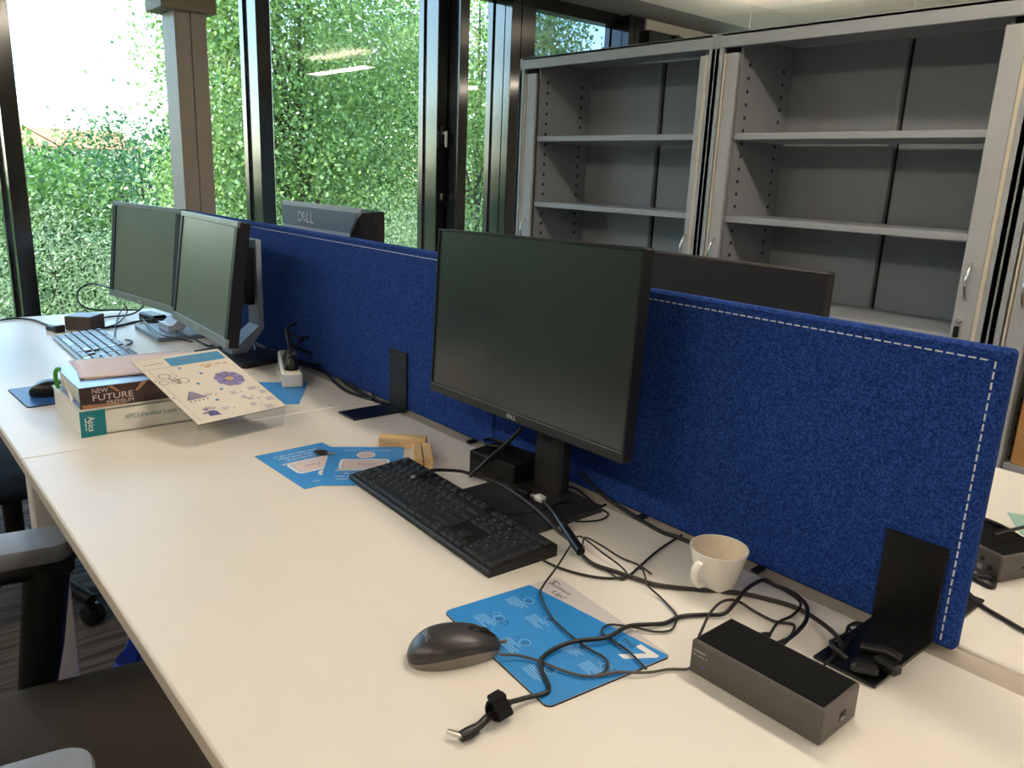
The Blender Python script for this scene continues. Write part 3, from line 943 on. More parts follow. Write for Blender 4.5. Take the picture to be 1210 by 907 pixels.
# waste bin with a blue liner under the near desk
wb = thing('waste_bin', 'waste bin with a crumpled blue bag under the near desk', 'bin', (0.125, 0.235, 0))
MB().lathe([(0.0, 0.0), (0.105, 0.0), (0.125, 0.27), (0.119, 0.27), (0.10, 0.01), (0.0, 0.01)], 28).build('bin', 'bin', wb, smooth=40)
mb = MB()
rr = np.random.default_rng(3)
n = 40
prof = [(0.124, 0.13), (0.131, 0.17), (0.136, 0.24), (0.138, 0.29), (0.128, 0.312), (0.116, 0.29), (0.10, 0.18)]
vs, fs = [], []
for r, z in prof:
    for k in range(n):
        a = 2 * PI * k / n
        q = r + 0.006 * math.sin(a * 9 + z * 60) + 0.005 * rr.normal() * 0.5 * (z > 0.15)
        vs.append((q * math.cos(a), q * math.sin(a), z + 0.004 * math.sin(a * 7)))
for i in range(len(prof) - 1):
    for k in range(n):
        fs.append((i * n + k, i * n + (k + 1) % n, (i + 1) * n + (k + 1) % n, (i + 1) * n + k))
mb.add(vs, fs).build('liner', 'bag', wb, smooth=50)

# ------------------------------------------------------------------ monitors
def dell(mb, h, T, mi=0):
    """the four letter mark with its tilted second letter"""
    w_ = h * 0.80
    for i, ch in enumerate('DELL'):
        x = (i - 1.5) * w_
        Tm = T @ TR((x, 0, 0))
        if ch == 'E':
            Tm = Tm @ TR((0, h * 0.02, 0), rz=R(32))
            mb.text(ch, h * 0.84, Tm, mi)
        else:
            mb.text(ch, h, Tm, mi)
    return mb

FRONT = Matrix(((1, 0, 0, 0), (0, 0, -1, 0), (0, 1, 0, 0), (0, 0, 0, 1)))     # text plane seen from -y
BACK = Matrix(((-1, 0, 0, 0), (0, 0, 1, 0), (0, 1, 0, 0), (0, 0, 0, 1)))
SIDE = Matrix(((0, 0, 1, 0), (1, 0, 0, 0), (0, 1, 0, 0), (0, 0, 0, 1)))       # text plane seen from +x, reading along +y

def panel(t, W, H, T, bz, silver, depth, screen, top=0.28):
    """display head: bz = (side, top, bottom) bezels"""
    s, tp, bt = bz
    MB().box((0, depth * 0.28, 0), (W, depth * 0.5, H), ch=0.003, T=T).add(
        [(-W * .46, depth * .5, -H * .44), (W * .46, depth * .5, -H * .44), (W * .46, depth * .5, H * (top + .16)), (-W * .46, depth * .5, H * (top + .16)),
         (-W * .30, depth, -H * .30), (W * .30, depth, -H * .30), (W * .30, depth, H * top), (-W * .30, depth, H * top)],
        [(0, 1, 5, 4), (1, 2, 6, 5), (2, 3, 7, 6), (3, 0, 4, 7), (4, 5, 6, 7)], T=T).build('housing', 'monitor_black', t)
    MB().box(((0), 0.0012, (bt - tp) / 2), (W - 2 * s, 0.002, H - tp - bt), T=T).build('screen', screen, t)
    bm_ = 'bezel_silver' if silver else 'monitor_black'
    MB().box((0, 0.001, H / 2 - tp / 2), (W, 0.008, tp), ch=0.0015, T=T).build('top_bezel', bm_, t)
    MB().box((0, 0.001, -H / 2 + bt / 2), (W, 0.008, bt), ch=0.0015, T=T).build('bottom_bezel', bm_, t)
    for sx in (-1, 1):
        MB().box((sx * (W / 2 - s / 2), 0.0015, (bt - tp) / 2), (s, 0.008, H - tp - bt), ch=0.0012, T=T).build('side_bezel', 'monitor_black', t)
    MB().box((0, -0.0030, -H / 2 + bt - 0.0008), (W - 0.006, 0.0012, 0.0012), T=T).build('bezel_lip', 'bezel_line', t)

# near monitor
nm = thing('monitor', 'large black monitor with a dark screen in the middle of the near desk', 'monitor', (0.69, 0.66, DZ))
PT = TR((0.658 - 0.69, 0.657 - 0.66, 0.298), rz=-0.047) @ TR(ry=-0.024) @ TR(rx=-0.056)
panel(nm, 0.538, 0.318, PT, (0.005, 0.005, 0.017), False, 0.042, 'screen')
lg = MB()
dell(lg, 0.0078, PT @ TR((0.0, -0.0042, -0.159 + 0.0085)) @ FRONT)
lg.build('logo', 'logo', nm)
mb = MB()
mb.prism(rounded_rect(0.20, 0.165, 0.006, 3), 0.0, 0.010, T=TR((0.018, -0.006, 0)))
mb.build('base', 'stand_grey', nm)
mb = MB()
mb.box((0.0, 0.062, 0.14), (0.072, 0.030, 0.27), ch=0.006)
mb.build('stem', 'stand_grey', nm)
MB().box((0, 0.052, 0.295), (0.11, 0.036, 0.11), ch=0.008).build('mount', 'black_plastic', nm)
MB().disc((0, 0, 0), 0.016, 20, T=TR((0.0, 0.0465, 0.115)) @ FRONT).build('cable_hole', 'dark_slot', nm)

# silver pair
def silver_stand(t, cx, cy, base_rz, bw=0.25, bd=0.19, base_mat='monitor_black', ax=0.0, w_=0.10):
    MB().prism(rounded_rect(bw, bd, 0.012, 4), 0.0, 0.014, T=TR((cx, cy, 0), rz=base_rz)).build('base', base_mat, t)
    # bent silver arm: foot rises backward, then a straight column
    prof = [(-0.045, 0.014), (0.0, 0.014), (0.055, 0.085), (0.055, 0.345), (0.040, 0.345), (0.040, 0.092), (-0.03, 0.035), (-0.045, 0.035)]
    vs = [(sx * w_ / 2, y, z) for sx in (-1, 1) for y, z in prof]
    n = len(prof)
    fs = [tuple(range(n))[::-1], tuple(range(n, 2 * n))] + [(i, (i + 1) % n, n + (i + 1) % n, n + i) for i in range(n)]
    MB().add(vs, fs, T=TR((cx + ax, cy + 0.01, 0))).build('arm', 'silver', t)
    MB().box((cx + ax, cy + 0.030, 0.24), (w_ - 0.014, 0.028, 0.17), ch=0.004).build('mount', 'black_plastic', t)

m1 = thing('monitor', 'silver framed monitor by the window, farther of the pair on the left desk', 'monitor', (-1.10, 0.60, DZ), 0, 'pair of silver framed monitors')
T1 = TR((-1.164 + 1.10, 0.568 - 0.60, 0.25), rz=0.134) @ TR(rx=-0.12)
panel(m1, 0.50, 0.33, T1, (0.028, 0.015, 0.022), True, 0.055, 'screen_old')
lg = MB()
dell(lg, 0.010, T1 @ TR((0.0, -0.0042, -0.165 + 0.011)) @ FRONT)
lg.build('logo', 'logo', m1)
silver_stand(m1, 0.045, 0.02, 0.0, 0.26, 0.185, 'silver_band')
m2 = thing('monitor', 'silver framed monitor nearest the books, right of the pair on the left desk', 'monitor', (-0.60, 0.60, DZ), 0, 'pair of silver framed monitors')
T2 = TR((-0.007, -0.032, 0.25), rz=-0.047) @ TR(rx=-0.143)
panel(m2, 0.50, 0.33, T2, (0.022, 0.016, 0.024), True, 0.060, 'screen_old')
lg = MB()
dell(lg, 0.010, T2 @ TR((0.0, -0.0042, -0.165 + 0.012)) @ FRONT)
lg.build('logo', 'logo', m2)
silver_stand(m2, 0.0, 0.07, R(14), 0.25, 0.17, 'monitor_black', -0.03, 0.075)

# monitors on the facing desks, seen from behind
om = thing('monitor', 'black monitor seen from behind above the right end of the divider', 'monitor', (0.68, 1.14, DZ), PI)
PT = TR((0.0, 0.0, 0.252))
panel(om, 0.545, 0.318, PT, (0.005, 0.005, 0.017), False, 0.042, 'screen', 0.0)
MB().prism(rounded_rect(0.20, 0.165, 0.006, 3), 0.0, 0.010, T=TR((0, 0.03, 0))).build('base', 'monitor_black', om)
MB().box((0.0, 0.058, 0.13), (0.072, 0.030, 0.25), ch=0.006).build('stem', 'monitor_black', om)
for ch_ in [x for x in bpy.data.objects if x.parent == om and x.name.startswith('housing')]:
    ch_.data.materials[0] = M['monitor_back']

od = thing('monitor', 'silver backed monitor turned away, with a large letter mark, behind the left divider', 'monitor', (-0.65, 1.02, DZ))
MB().box((0, -0.015, 0.262), (0.556, 0.03, 0.355), ch=0.004).add(
    [(-.272, -.03, .09), (.272, -.03, .09), (.272, -.03, .437), (-.272, -.03, .437), (-.20, -.075, .16), (.05, -.075, .16), (.235, -.066, .43), (-.262, -.066, .43)],
    [(0, 1, 5, 4), (1, 2, 6, 5), (2, 3, 7, 6), (3, 0, 4, 7), (4, 5, 6, 7)]).build('housing', 'monitor_black', od)
def plate(z0, z1, dy, name, m):
    f = lambda z: (-.266 + (.437 - z) * .21, .25 - (.437 - z) * .78)
    a, b = f(z0), f(z1)
    yy = lambda z: -.068 - dy - (.437 - z) * .03
    vs = [(a[0], yy(z0), z0), (a[1], yy(z0), z0), (b[1], yy(z1), z1), (b[0], yy(z1), z1)]
    vs += [(v[0], v[1] + .008, v[2]) for v in vs]
    return MB().add(vs, [(0, 1, 2, 3), (4, 7, 6, 5), (0, 4, 5, 1), (1, 5, 6, 2), (2, 6, 7, 3), (3, 7, 4, 0)]).build(name, m, od)
plate(.17, .446, 0.0, 'back_plate', 'silver')
plate(.372, .432, 0.004, 'badge_band', 'silver_band')
lg = MB()
dell(lg, 0.034, TR((-0.075, -0.0765, 0.402)) @ FRONT)
lg.build('logo', 'logo', od)
MB().box((0, -0.06, 0.12), (0.10, 0.03, 0.22), ch=0.006).build('stem', 'silver', od)
MB().prism(rounded_rect(0.25, 0.19, 0.012, 4), 0.0, 0.014, T=TR((0, -0.03, 0))).build('base', 'monitor_black', od)

# ------------------------------------------------------------------ keyboards
U = 0.01905
ROWS = [  # (y in keys from the front row, [(x, width, legend)])
    (0, [(0, 1.25, 'Ctrl'), (1.25, 1.25, ''), (2.5, 1.25, 'Alt'), (3.75, 6.25, ''), (10, 1.25, 'Gr'), (11.25, 1.25, ''), (12.5, 1.25, ''), (13.75, 1.25, 'Ctrl'),
         (15.25, 1, '<'), (16.25, 1, 'v'), (17.25, 1, '>'), (18.5, 2, '0'), (20.5, 1, '.')]),
    (1, [(0, 1.25, ''), (1.25, 1, '<')] + [(2.25 + i, 1, c) for i, c in enumerate('WXCVBN,;:=')] + [(12.25, 2.75, ''), (16.25, 1, '^')] + [(18.5 + i, 1, c) for i, c in enumerate('123')]),
    (2, [(0, 1.75, '')] + [(1.75 + i, 1, c) for i, c in enumerate('QSDFGHJKLM%*')] + [(13.75, 1.25, '')] + [(18.5 + i, 1, c) for i, c in enumerate('456')]),
    (3, [(0, 1.5, '')] + [(1.5 + i, 1, c) for i, c in enumerate('AZERTYUIOP^$')] + [(13.5, 1.5, '')] + [(15.25 + i, 1, c) for i, c in enumerate(('Del', 'End', 'Dn'))] + [(18.5 + i, 1, c) for i, c in enumerate('789')]),
    (4, [(0, 1, '2')] + [(1 + i, 1, c) for i, c in enumerate('1234567890)-')] + [(13, 2, '')] + [(15.25 + i, 1, c) for i, c in enumerate(('Ins', 'Hm', 'Up'))] + [(18.5 + i, 1, c) for i, c in enumerate('N/*')]),
    (5.15, [(0, 1, 'Esc')] + [(1.6 + i * 1.0 + 0.36 * (i // 4), 0.94, 'F%d' % (i + 1)) for i in range(12)] + [(15.25 + i, 1, c) for i, c in enumerate(('Pr', 'Sc', 'Pa'))] + [(18.5 + i, 1, '') for i in range(4)]),
]
TALL = [(21.5, 0, 2, ''), (21.5, 2, 2, '+'), (21.5, 4, 1, '-')]

def keyboard(label, loc, rz, body_mat, key_mat, legends, L=0.442, D=0.127, h0=0.010, h1=0.021, only=None):
    t = thing('keyboard', label, 'keyboard', loc, rz)
    mb = MB()
    sl = math.atan2(h1 - h0, D)
    prof = [(0.0, 0.0), (D, 0.0), (D, h1 - 0.003), (D - 0.003, h1), (0.003, h0), (0, h0 - 0.003)]
    vs = [(x, y, z) for x in (0, L) for y, z in prof]
    n = len(prof)
    mb.add(vs, [tuple(range(n)), tuple(range(n, 2 * n))[::-1]] + [(i, n + i, n + (i + 1) % n, (i + 1) % n) for i in range(n)])
    mb.build('body', body_mat, t)
    px = (L - 0.010) / 22.5
    py = (D - 0.012) / 6.05
    protos = {}
    def key(x, y, wk, dk):
        kk = (round(wk, 3), round(dk, 3))
        if kk not in protos:
            a, b = wk * px - 0.0026, dk * py - 0.0026
            p = [(-a / 2, -b / 2), (a / 2, -b / 2), (a / 2, b / 2), (-a / 2, b / 2)]
            q = [(v[0] * (1 - 0.0034 / a), v[1] * (1 - 0.0036 / b) + 0.0003) for v in p]
            r_ = [(v[0] * (1 - 0.0050 / a), v[1] * (1 - 0.0052 / b) + 0.0003) for v in p]
            mk = MB().prism(p, 0.0, 0.0042, top=q)
            mk.f.pop()
            mk.m.pop()
            mk.prism(q, 0.0042, 0.0048, top=r_)
            o = mk.build('key', key_mat, t)
            protos[kk] = o
        else:
            o = protos[kk].copy()
            COL.objects.link(o)
        yy = 0.007 + (y + dk / 2) * py
        o.location = (0.005 + (x + wk / 2) * px, yy, h0 + (h1 - h0) * yy / D - 0.0003)
        o.rotation_euler = (sl, 0, 0)
        return o
    lm = MB()
    for y, row in ROWS:
        for x, wk, leg in row:
            d = 0.82 if y > 5 else 1
            o = key(x, y, wk, d)
            if legends and leg:
                T = TR(o.location, rx=sl) @ TR((-wk * px * 0.22 if len(leg) < 2 else 0, 0.001, 0.0050))
                lm.text(leg, 0.0044 if len(leg) < 2 else 0.0028, T)
    for x, y, dk, leg in TALL:
        o = key(x, y, 1, dk)
    if legends:
        o = lm.build('key_legend', 'logo', t)
        o['kind'] = 'stuff'
    return t
keyboard('full size black keyboard lying in front of the near monitor', (0.434, 0.452, DZ), R(-2.9), 'kb_body', 'key', True)
keyboard('shiny grey keyboard beyond the books on the left desk', (-1.125, 0.272, DZ), R(-1.0), 'kb_body_far', 'key_far', False, L=0.445, D=0.145)

# ------------------------------------------------------------------ mice
def mouse(label, loc, rz, top_m, low_m, logo=True):
    t = thing('mouse', label, 'mouse', loc, rz)
    Ln, Wd, Hh = 0.113, 0.061, 0.036
    nu, nv = 26, 20
    def section(u):      # u 0 rear .. 1 front
        x = -Ln / 2 + Ln * u
        wv = Wd / 2 * max(0.0, (1 - abs(2 * u - 1) ** 2.6)) ** 0.42 * (0.94 + 0.06 * math.cos((u - 0.3) * 5))
        hv = Hh * max(0.0, 1 - abs((u - 0.40) / (0.64 if u > 0.40 else 0.43)) ** 2.3) ** 0.60
        hv = max(hv, 0.006)
        return x, wv, hv
    shell, low, seam = MB(), MB(), MB()
    us = [0.5 - 0.5 * math.cos(PI * (i / nu)) for i in range(nu + 1)]
    def line(u):
        x, wv, hv = section(u)
        return hv * (0.42 + 0.18 * u) if u > 0 else hv * 0.42
    vs, fs = [], []
    for u in us:
        x, wv, hv = section(u)
        zl = line(u)
        for k in range(nv + 1):
            a = PI * k / nv
            cy = math.cos(a)
            z = zl + (hv - zl) * (math.sin(a) ** 0.72)
            vs.append((x, wv * (abs(cy) ** 0.8) * (1 if cy >= 0 else -1), z))
    for i in range(nu):
        for k in range(nv):
            a = i * (nv + 1) + k
            fs.append((a, a + nv + 1, a + nv + 2, a + 1))
    shell.add(vs, fs).build('shell', top_m, t, smooth=60)
    vs, fs = [], []
    for u in us:
        x, wv, hv = section(u)
        zl = line(u)
        for sg in (1, -1):
            for z, q in ((zl - 0.0012, 0.985), (zl * 0.5, 0.955), (0.0012, 0.90)):
                vs.append((x * (0.985 if q < 1 else 1), sg * wv * q, z))
    for i in range(nu):
        for sg in (0, 3):
            for k in range(2):
                a = i * 6 + sg + k
                fs.append((a, a + 6, a + 7, a + 1) if sg == 3 else (a + 1, a + 7, a + 6, a))
        a = i * 6
        fs.append((a + 2, a + 5, a + 11, a + 8))
    low.add(vs, fs).build('lower_body', low_m, t, smooth=60)
    x, wv, hv = section(0.80)
    T = TR((x, 0, hv - 0.0065), rx=PI / 2)
    MB().lathe([(0.0, -0.0035), (0.0095, -0.0035), (0.0105, -0.002), (0.0105, 0.002), (0.0095, 0.0035), (0.0, 0.0035)], 22, T=T).build('wheel', 'rubber', t, smooth=40)
    mb = MB()
    q = []
    for i in range(24):
        a = 2 * PI * i / 24
        xx = x + 0.0165 * math.cos(a)
        yy = 0.0058 * math.sin(a)
        u = (xx + Ln / 2) / Ln
        _, w2, h2 = section(u)
        q.append((xx, yy, h2 - (abs(yy) / w2) ** 2 * 0.004 + 0.0004))
    mb.tube(q + [q[0]], 0.0009, 5, caps=False)
    mb.build('wheel_rim', 'dark_slot', t)
    # button split
    pts = []
    for u in np.linspace(0.90, 0.985, 6):
        x_, w_, h_ = section(float(u))
        pts.append((x_, 0, h_ + 0.0002))
    MB().tube(pts, 0.0006, 5).build('button_split', 'dark_slot', t)
    MB().tube([(Ln / 2 - 0.003, 0, 0.010), (Ln / 2 + 0.008, 0, 0.009)], 0.0022, 8).build('strain_relief', low_m, t)
    if logo:
        x_, w_, h_ = section(0.20)
        lg = MB()
        dell(lg, 0.0062, TR((x_, 0, h_ + 0.0006), ry=R(-38), rz=0) @ TR(rz=-PI / 2))
        lg.build('logo', 'logo_dim', t)
    return t
mouse('black wired mouse beside the blue mouse mat on the near desk', (0.998, 0.280, DZ), R(69), 'mouse_top', 'mouse_low', True)
mouse('black mouse lying on the blue pad left of the thick books', (-0.435, 0.145, DZ + 0.0035), R(78), 'black_plastic', 'black_plastic', False)

# ------------------------------------------------------------------ blue mouse mats
bm = thing('mouse_mat', 'blue mouse mat with a white numeral and a pale grey strip, under the cables', 'mouse mat', (1.034, 0.4065, DZ), -0.103)
MW, MH = 0.226, 0.186
outl = rounded_rect(MW, MH, 0.008, 4)
MB().prism(outl, 0.0, 0.0018).build('rubber_base', 'rubber', bm)
MB().prism([(p[0] * 0.996, p[1] * 0.996) for p in outl], 0.0018, 0.0023).build('pad_surface', 'pad_grey', bm)
def blue_clip(poly):          # part of the pad below the slanting edge of the print
    f = lambda p: p[1] - (0.044 + (p[0] + 0.112) * (0.0905 - 0.044) / 0.225)
    out = []
    for i, p in enumerate(poly):
        q = poly[(i + 1) % len(poly)]
        if f(p) <= 0:
            out.append(p)
        if (f(p) <= 0) != (f(q) <= 0):
            k = f(p) / (f(p) - f(q))
            out.append((p[0] + (q[0] - p[0]) * k, p[1] + (q[1] - p[1]) * k))
    return out
MB().prism(blue_clip([(p[0] * 0.994, p[1] * 0.994) for p in outl]), 0.0023, 0.0026).build('blue_print', 'blue_mat', bm)
mb = MB()
zt = 0.00275
mb.add([(0.0765, 0.0685, zt), (0.0945, 0.0700, zt), (0.0780, 0.0385, zt), (0.0885, 0.0385, zt), (0.1075, 0.0745, zt), (0.1065, 0.0795, zt), (0.0765, 0.0775, zt)],
       [(0, 1, 5, 6), (1, 2, 3, 4), (1, 4, 5)])
mb.build('numeral', 'print_white', bm)
mb = MB()
mb.text('THE', 0.0085, TR((0.067, 0.0655, zt)), 0)
mb.text('RULES', 0.0085, TR((0.056, 0.0525, zt)), 0)
mb.text('Business', 0.0085, TR((-0.082, 0.0755, zt), rz=R(5)) @ Matrix(((1, .25, 0, 0), (0, 1, 0, 0), (0, 0, 1, 0), (0, 0, 0, 1))), 0, width=0.040)
mb.text('Up!', 0.0095, TR((-0.070, 0.0625, zt), rz=R(5)) @ Matrix(((1, .25, 0, 0), (0, 1, 0, 0), (0, 0, 1, 0), (0, 0, 0, 1))), 0, width=0.022)
mb.tube([(-0.105, 0.080, zt), (-0.098, 0.0835, zt), (-0.09, 0.080, zt)], 0.0005, 4)
mb.build('lettering', 'print_black', bm)['kind'] = 'stuff'
white, navy = MB(), MB()
icons = [(-0.077, 0.0177), (-0.061, -0.041), (-0.0257, 0.0149), (0.0005, -0.0437), (0.0615, -0.0504), (0.0445, 0.012), (0.090, 0.0095)]
for k, (x, y) in enumerate(icons):
    white.disc((x, y, zt), 0.0075, 22, r2=0.0066)
    navy.disc((x + (0.002 if k % 2 else -0.001), y - 0.0005, zt + 0.0001), 0.0046, 18, r2=0.0037)
    navy.rect(x - 0.0028, y - 0.0006, x + 0.003, y + 0.0006, zt + 0.0001)
    if k in (1, 6):
        white.disc((x - 0.010, y + 0.003, zt), 0.0055, 18, r2=0.0047)
        navy.disc((x + 0.011, y + 0.001, zt), 0.0055, 18, r2=0.0046)
    navy.text(str(k + 1), 0.0042, TR((x - 0.013, y - 0.001, zt)), 0)
    navy.rect(x - 0.018, y - 0.0012, x - 0.0155, y - 0.0002, zt)
    for j in range(5):
        wl = (0.034, 0.030, 0.033, 0.026, 0.018)[(j + k) % 5]
        white.rect(x - 0.021, y - 0.0115 - j * 0.0036, x - 0.021 + wl, y - 0.0102 - j * 0.0036, zt)
o = white.build('white_print', 'print_pale', bm); o['kind'] = 'stuff'
o = navy.build('dark_print', 'print_navy', bm); o['kind'] = 'stuff'

fm = thing('mouse_mat', 'small blue mouse mat left of the thick books near the desk edge', 'mouse mat', (-0.452, 0.155, DZ), R(3))
MB().prism(rounded_rect(0.19, 0.18, 0.008, 4), 0.0, 0.002).build('rubber_base', 'rubber', fm)
MB().prism(rounded_rect(0.188, 0.178, 0.008, 4), 0.002, 0.0026).build('pad_surface', 'blue_far', fm)
MB().rect(-0.09, 0.06, 0.09, 0.085, 0.00275).build('pale_strip', 'pad_grey', fm)
mb = MB()
mb.words(0.07, 0.006, TR((-0.03, 0.073, 0.0029)), seed=10)
mb.build('lettering', 'print_navy', fm)

# ------------------------------------------------------------------ blue flyers
def flyer(label, loc, rz, printed=True):
    """A5 upright sheet, local y up the page"""
    t = thing('flyer', label, 'flyer', loc, rz)
    W, H = 0.148, 0.207
    MB().box((0, 0, 0.0003), (W, H, 0.0006)).build('sheet', 'blue_print', t)
    if printed:
        z = 0.0007
        mb = MB()
        mb.text('#Missionengineering', 0.0075, TR((0.0, 0.083, z)), 0, width=0.092)
        mb.disc((0.0, 0.056, z), 0.019, 28, r2=0.0155)
        mb.words(0.07, 0.005, TR((0, -0.046, z)), 0, seed=4)
        mb.words(0.10, 0.005, TR((0, -0.060, z)), 0, seed=5)
        mb.words(0.094, 0.005, TR((0, -0.074, z)), 0, seed=6)
        outer = rounded_rect(0.096, 0.058, 0.010, 5)
        n = len(outer)
        inner = rounded_rect(0.084, 0.046, 0.006, 5)
        vs = [(p[0], p[1] + 0.004, z) for p in outer] + [(p[0], p[1] + 0.003, z) for p in inner]
        mb.add(vs, [(i, (i + 1) % n, n + (i + 1) % n, n + i) for i in range(n)])
        mb.build('white_print', 'print_white', t)['kind'] = 'stuff'
        mb = MB()
        mb.disc((0.0, 0.056, z), 0.0155, 24)
        mb.add([(p[0] * 0.97, p[1] * 0.94 + 0.003, z) for p in inner], [tuple(range(n))])
        mb.rect(-0.052, -0.0315, 0.052, -0.0255, z)
        mb.build('pale_print', 'paper_pink', t)
        mb = MB()
        mb.text('You!', 0.013, TR((0.003, 0.003, z + 0.0002)) @ Matrix(((1, .25, 0, 0), (0, 1, 0, 0), (0, 0, 1, 0), (0, 0, 0, 1))), 0, width=0.036)
        mb.build('lettering', 'ink_lilac', t)
    return t
# page "up" of the left one points along +x, of the right one along (-0.79, 0.61)
flyer('blue flyer with a white laptop drawing, the left one, partly covered by the other', (0.326, 0.436, DZ + 0.0002), R(-90 + 1.5))
flyer('blue flyer with a round head over a laptop drawing, tucked under the near keyboard', (0.386, 0.511, DZ + 0.0012), R(56.3))
flyer('blue flyer partly under the printed sheet beside the white power strip', (-0.19, 0.583, DZ + 0.0002), R(58), False)

fob = thing('key_fob', 'small black oval fob with a thin metal tip lying on the two flyers', 'fob', (0.284, 0.472, DZ + 0.0018), R(38))
MB().lathe([(0.0, 0.0), (0.0085, 0.0008), (0.0105, 0.003), (0.009, 0.0055), (0.0, 0.0065)], 24, T=Matrix.Diagonal((1.5, 1, 1, 1))).build('body', 'black_plastic', fob, smooth=60)
MB().box((0.023, 0, 0.003), (0.018, 0.005, 0.002), ch=0.0006).build('tip', 'metal', fob)

# ------------------------------------------------------------------ wooden card holders
def block(label, loc, rz, L, W, h):
    t = thing('wooden_block', label, 'wood block', loc, rz, 'small wooden card holders')
    mb = MB()
    g = 0.0016
    mb.box((0, -W / 4 - g / 2 + 0.0004, h / 2), (L, W / 2 - g, h), ch=0.0012).box((0, W / 4 + g / 2 - 0.0004, h / 2), (L, W / 2 - g, h), ch=0.0012)
    mb.build('wood', 'wood', t)
    MB().box((0, 0, h * 0.32), (L - 0.003, g * 2, h * 0.6)).build('slot', 'groove', t)
    return t
block('pale wooden card holder block, the farther one, lying crosswise', (0.329, 0.636, DZ), R(47), 0.098, 0.030, 0.020)
block('pale wooden card holder block nearer the keyboard, with a slot along its top', (0.425, 0.620, DZ), R(-31), 0.090, 0.038, 0.022)

# ------------------------------------------------------------------ docks
def dock(label, loc, rz, L, D, h, ports='end', m='dock', mt='dock_top'):
    t = thing('docking_station', label, 'dock', loc, rz)
    MB().box((0, 0, h / 2), (L, D, h), ch=0.0022).build('shell', m, t)
    MB().box((0, 0.001, h + 0.0002), (L - 0.007, D - 0.009, 0.0012), ch=0.0004).build('rubber_top', mt, t)
    if ports == 'end':
        MB().box((L / 2, 0.006, h * 0.42), (0.001, 0.012, 0.010)).build('usb_port', 'dark_slot', t)
        MB().box((L / 2 + 0.0003, 0.006, h * 0.34), (0.001, 0.009, 0.003)).build('port_tongue', 'logo_dim', t)
    if ports == 'jacks':
        for k, x in enumerate((0.036, 0.052, 0.066)):
            MB().lathe([(0.0, 0.0), (0.004, 0.0), (0.004, 0.0012), (0, 0.0012)], 14, T=TR((x, -D / 2 + 0.0004, h * (0.62 if k < 2 else 0.4)), rx=PI / 2)).build('audio_port', 'dark_slot', t)
        MB().box((0.050, -D / 2 - 0.0002, h * 0.30), (0.008, 0.001, 0.008)).build('usb_port', 'logo_dim', t)
        MB().box((L / 2, 0.0, h * 0.45), (0.001, 0.010, 0.004)).build('card_port', 'dark_slot', t)
    return t
dk = dock('dark grey oblong dock with a dusty black top in the near right corner', (1.267, 0.522, DZ), R(0.5), 0.164, 0.078, 0.0425)
mb = MB()
mb.words(0.019, 0.0034, TR((-0.068, -0.0394, 0.0315)) @ FRONT, 0, seed=2)
mb.words(0.020, 0.0024, TR((-0.068, -0.0394, 0.0262)) @ FRONT, 0, seed=3)
mb.build('lettering', 'logo_dim', dk)['kind'] = 'stuff'
MB().lathe([(0.0, 0.0), (0.0016, 0.0), (0.0016, 0.0006), (0, 0.0006)], 12, T=TR((-0.064, -0.0388, 0.013), rx=PI / 2)).build('led', 'led', dk)
dock('black dock standing behind the near keyboard beside the monitor stem', (0.585, 0.703, DZ), R(6), 0.118, 0.085, 0.047, 'none', 'black_plastic', 'dock_top')
dock('grey dock with audio jacks on the far side of the divider, at the right edge', (1.268, 1.105, DZ), R(-20), 0.165, 0.10, 0.043, 'jacks')
dock('small grey dock box beyond the keyboard on the window desk', (-1.265, 0.396, DZ), R(48), 0.088, 0.088, 0.046, 'end', 'dock', 'silver_band')

lo = thing('cable_loop', 'small black cable loop lying on top of the black dock by the stem', 'cable', (0.553, 0.700, DZ + 0.0505))
MB().cable([(0.028 * math.cos(a * 0.5), 0.020 * math.sin(a * 0.5), 0.003 + 0.0006 * a) for a in range(15)], 0.0032, 8).build('lead', 'cable', lo, smooth=60)
# ------------------------------------------------------------------ mug
mug = thing('mug', 'white tapered coffee cup with stains inside, beside the divider', 'cup', (1.080, 0.680, DZ), R(-90))
h_ = 0.059
outer = [(0.0, 0.002), (0.021, 0.002), (0.0225, 0.0), (0.026, 0.0), (0.0275, 0.004), (0.031, 0.018), (0.0355, 0.036), (0.0398, 0.054), (0.0412, h_), (0.0405, h_ + 0.0008), (0.039, h_)]
MB().lathe(outer, 44).build('cup_body', 'mug', mug, smooth=50)
MB().lathe([(0.039, h_), (0.0378, 0.054), (0.0334, 0.036), (0.029, 0.018), (0.024, 0.006), (0.0, 0.005)], 44).build('inside', 'coffee_stain', mug, smooth=60)
mb = MB()
pts = spline([(0.034, 0, 0.046), (0.046, 0, 0.047), (0.053, 0, 0.038), (0.052, 0, 0.026), (0.044, 0, 0.014), (0.031, 0, 0.012)], 5)
vs, fs, nn = [], [], 12
for i, p in enumerate(pts):
    d = (pts[min(i + 1, len(pts) - 1)] - pts[max(i - 1, 0)]).normalized()
    nrm = Vector((0, 1, 0)).cross(d)
    for k in range(nn):
        a = 2 * PI * k / nn
        vs.append(p + Vector((0, 1, 0)) * math.cos(a) * 0.0062 + nrm * math.sin(a) * 0.0036)
for i in range(len(pts) - 1):
    for k in range(nn):
        fs.append((i * nn + k, i * nn + (k + 1) % nn, (i + 1) * nn + (k + 1) % nn, (i + 1) * nn + k))
mb.add(vs, fs).build('handle', 'mug', mug, smooth=70)

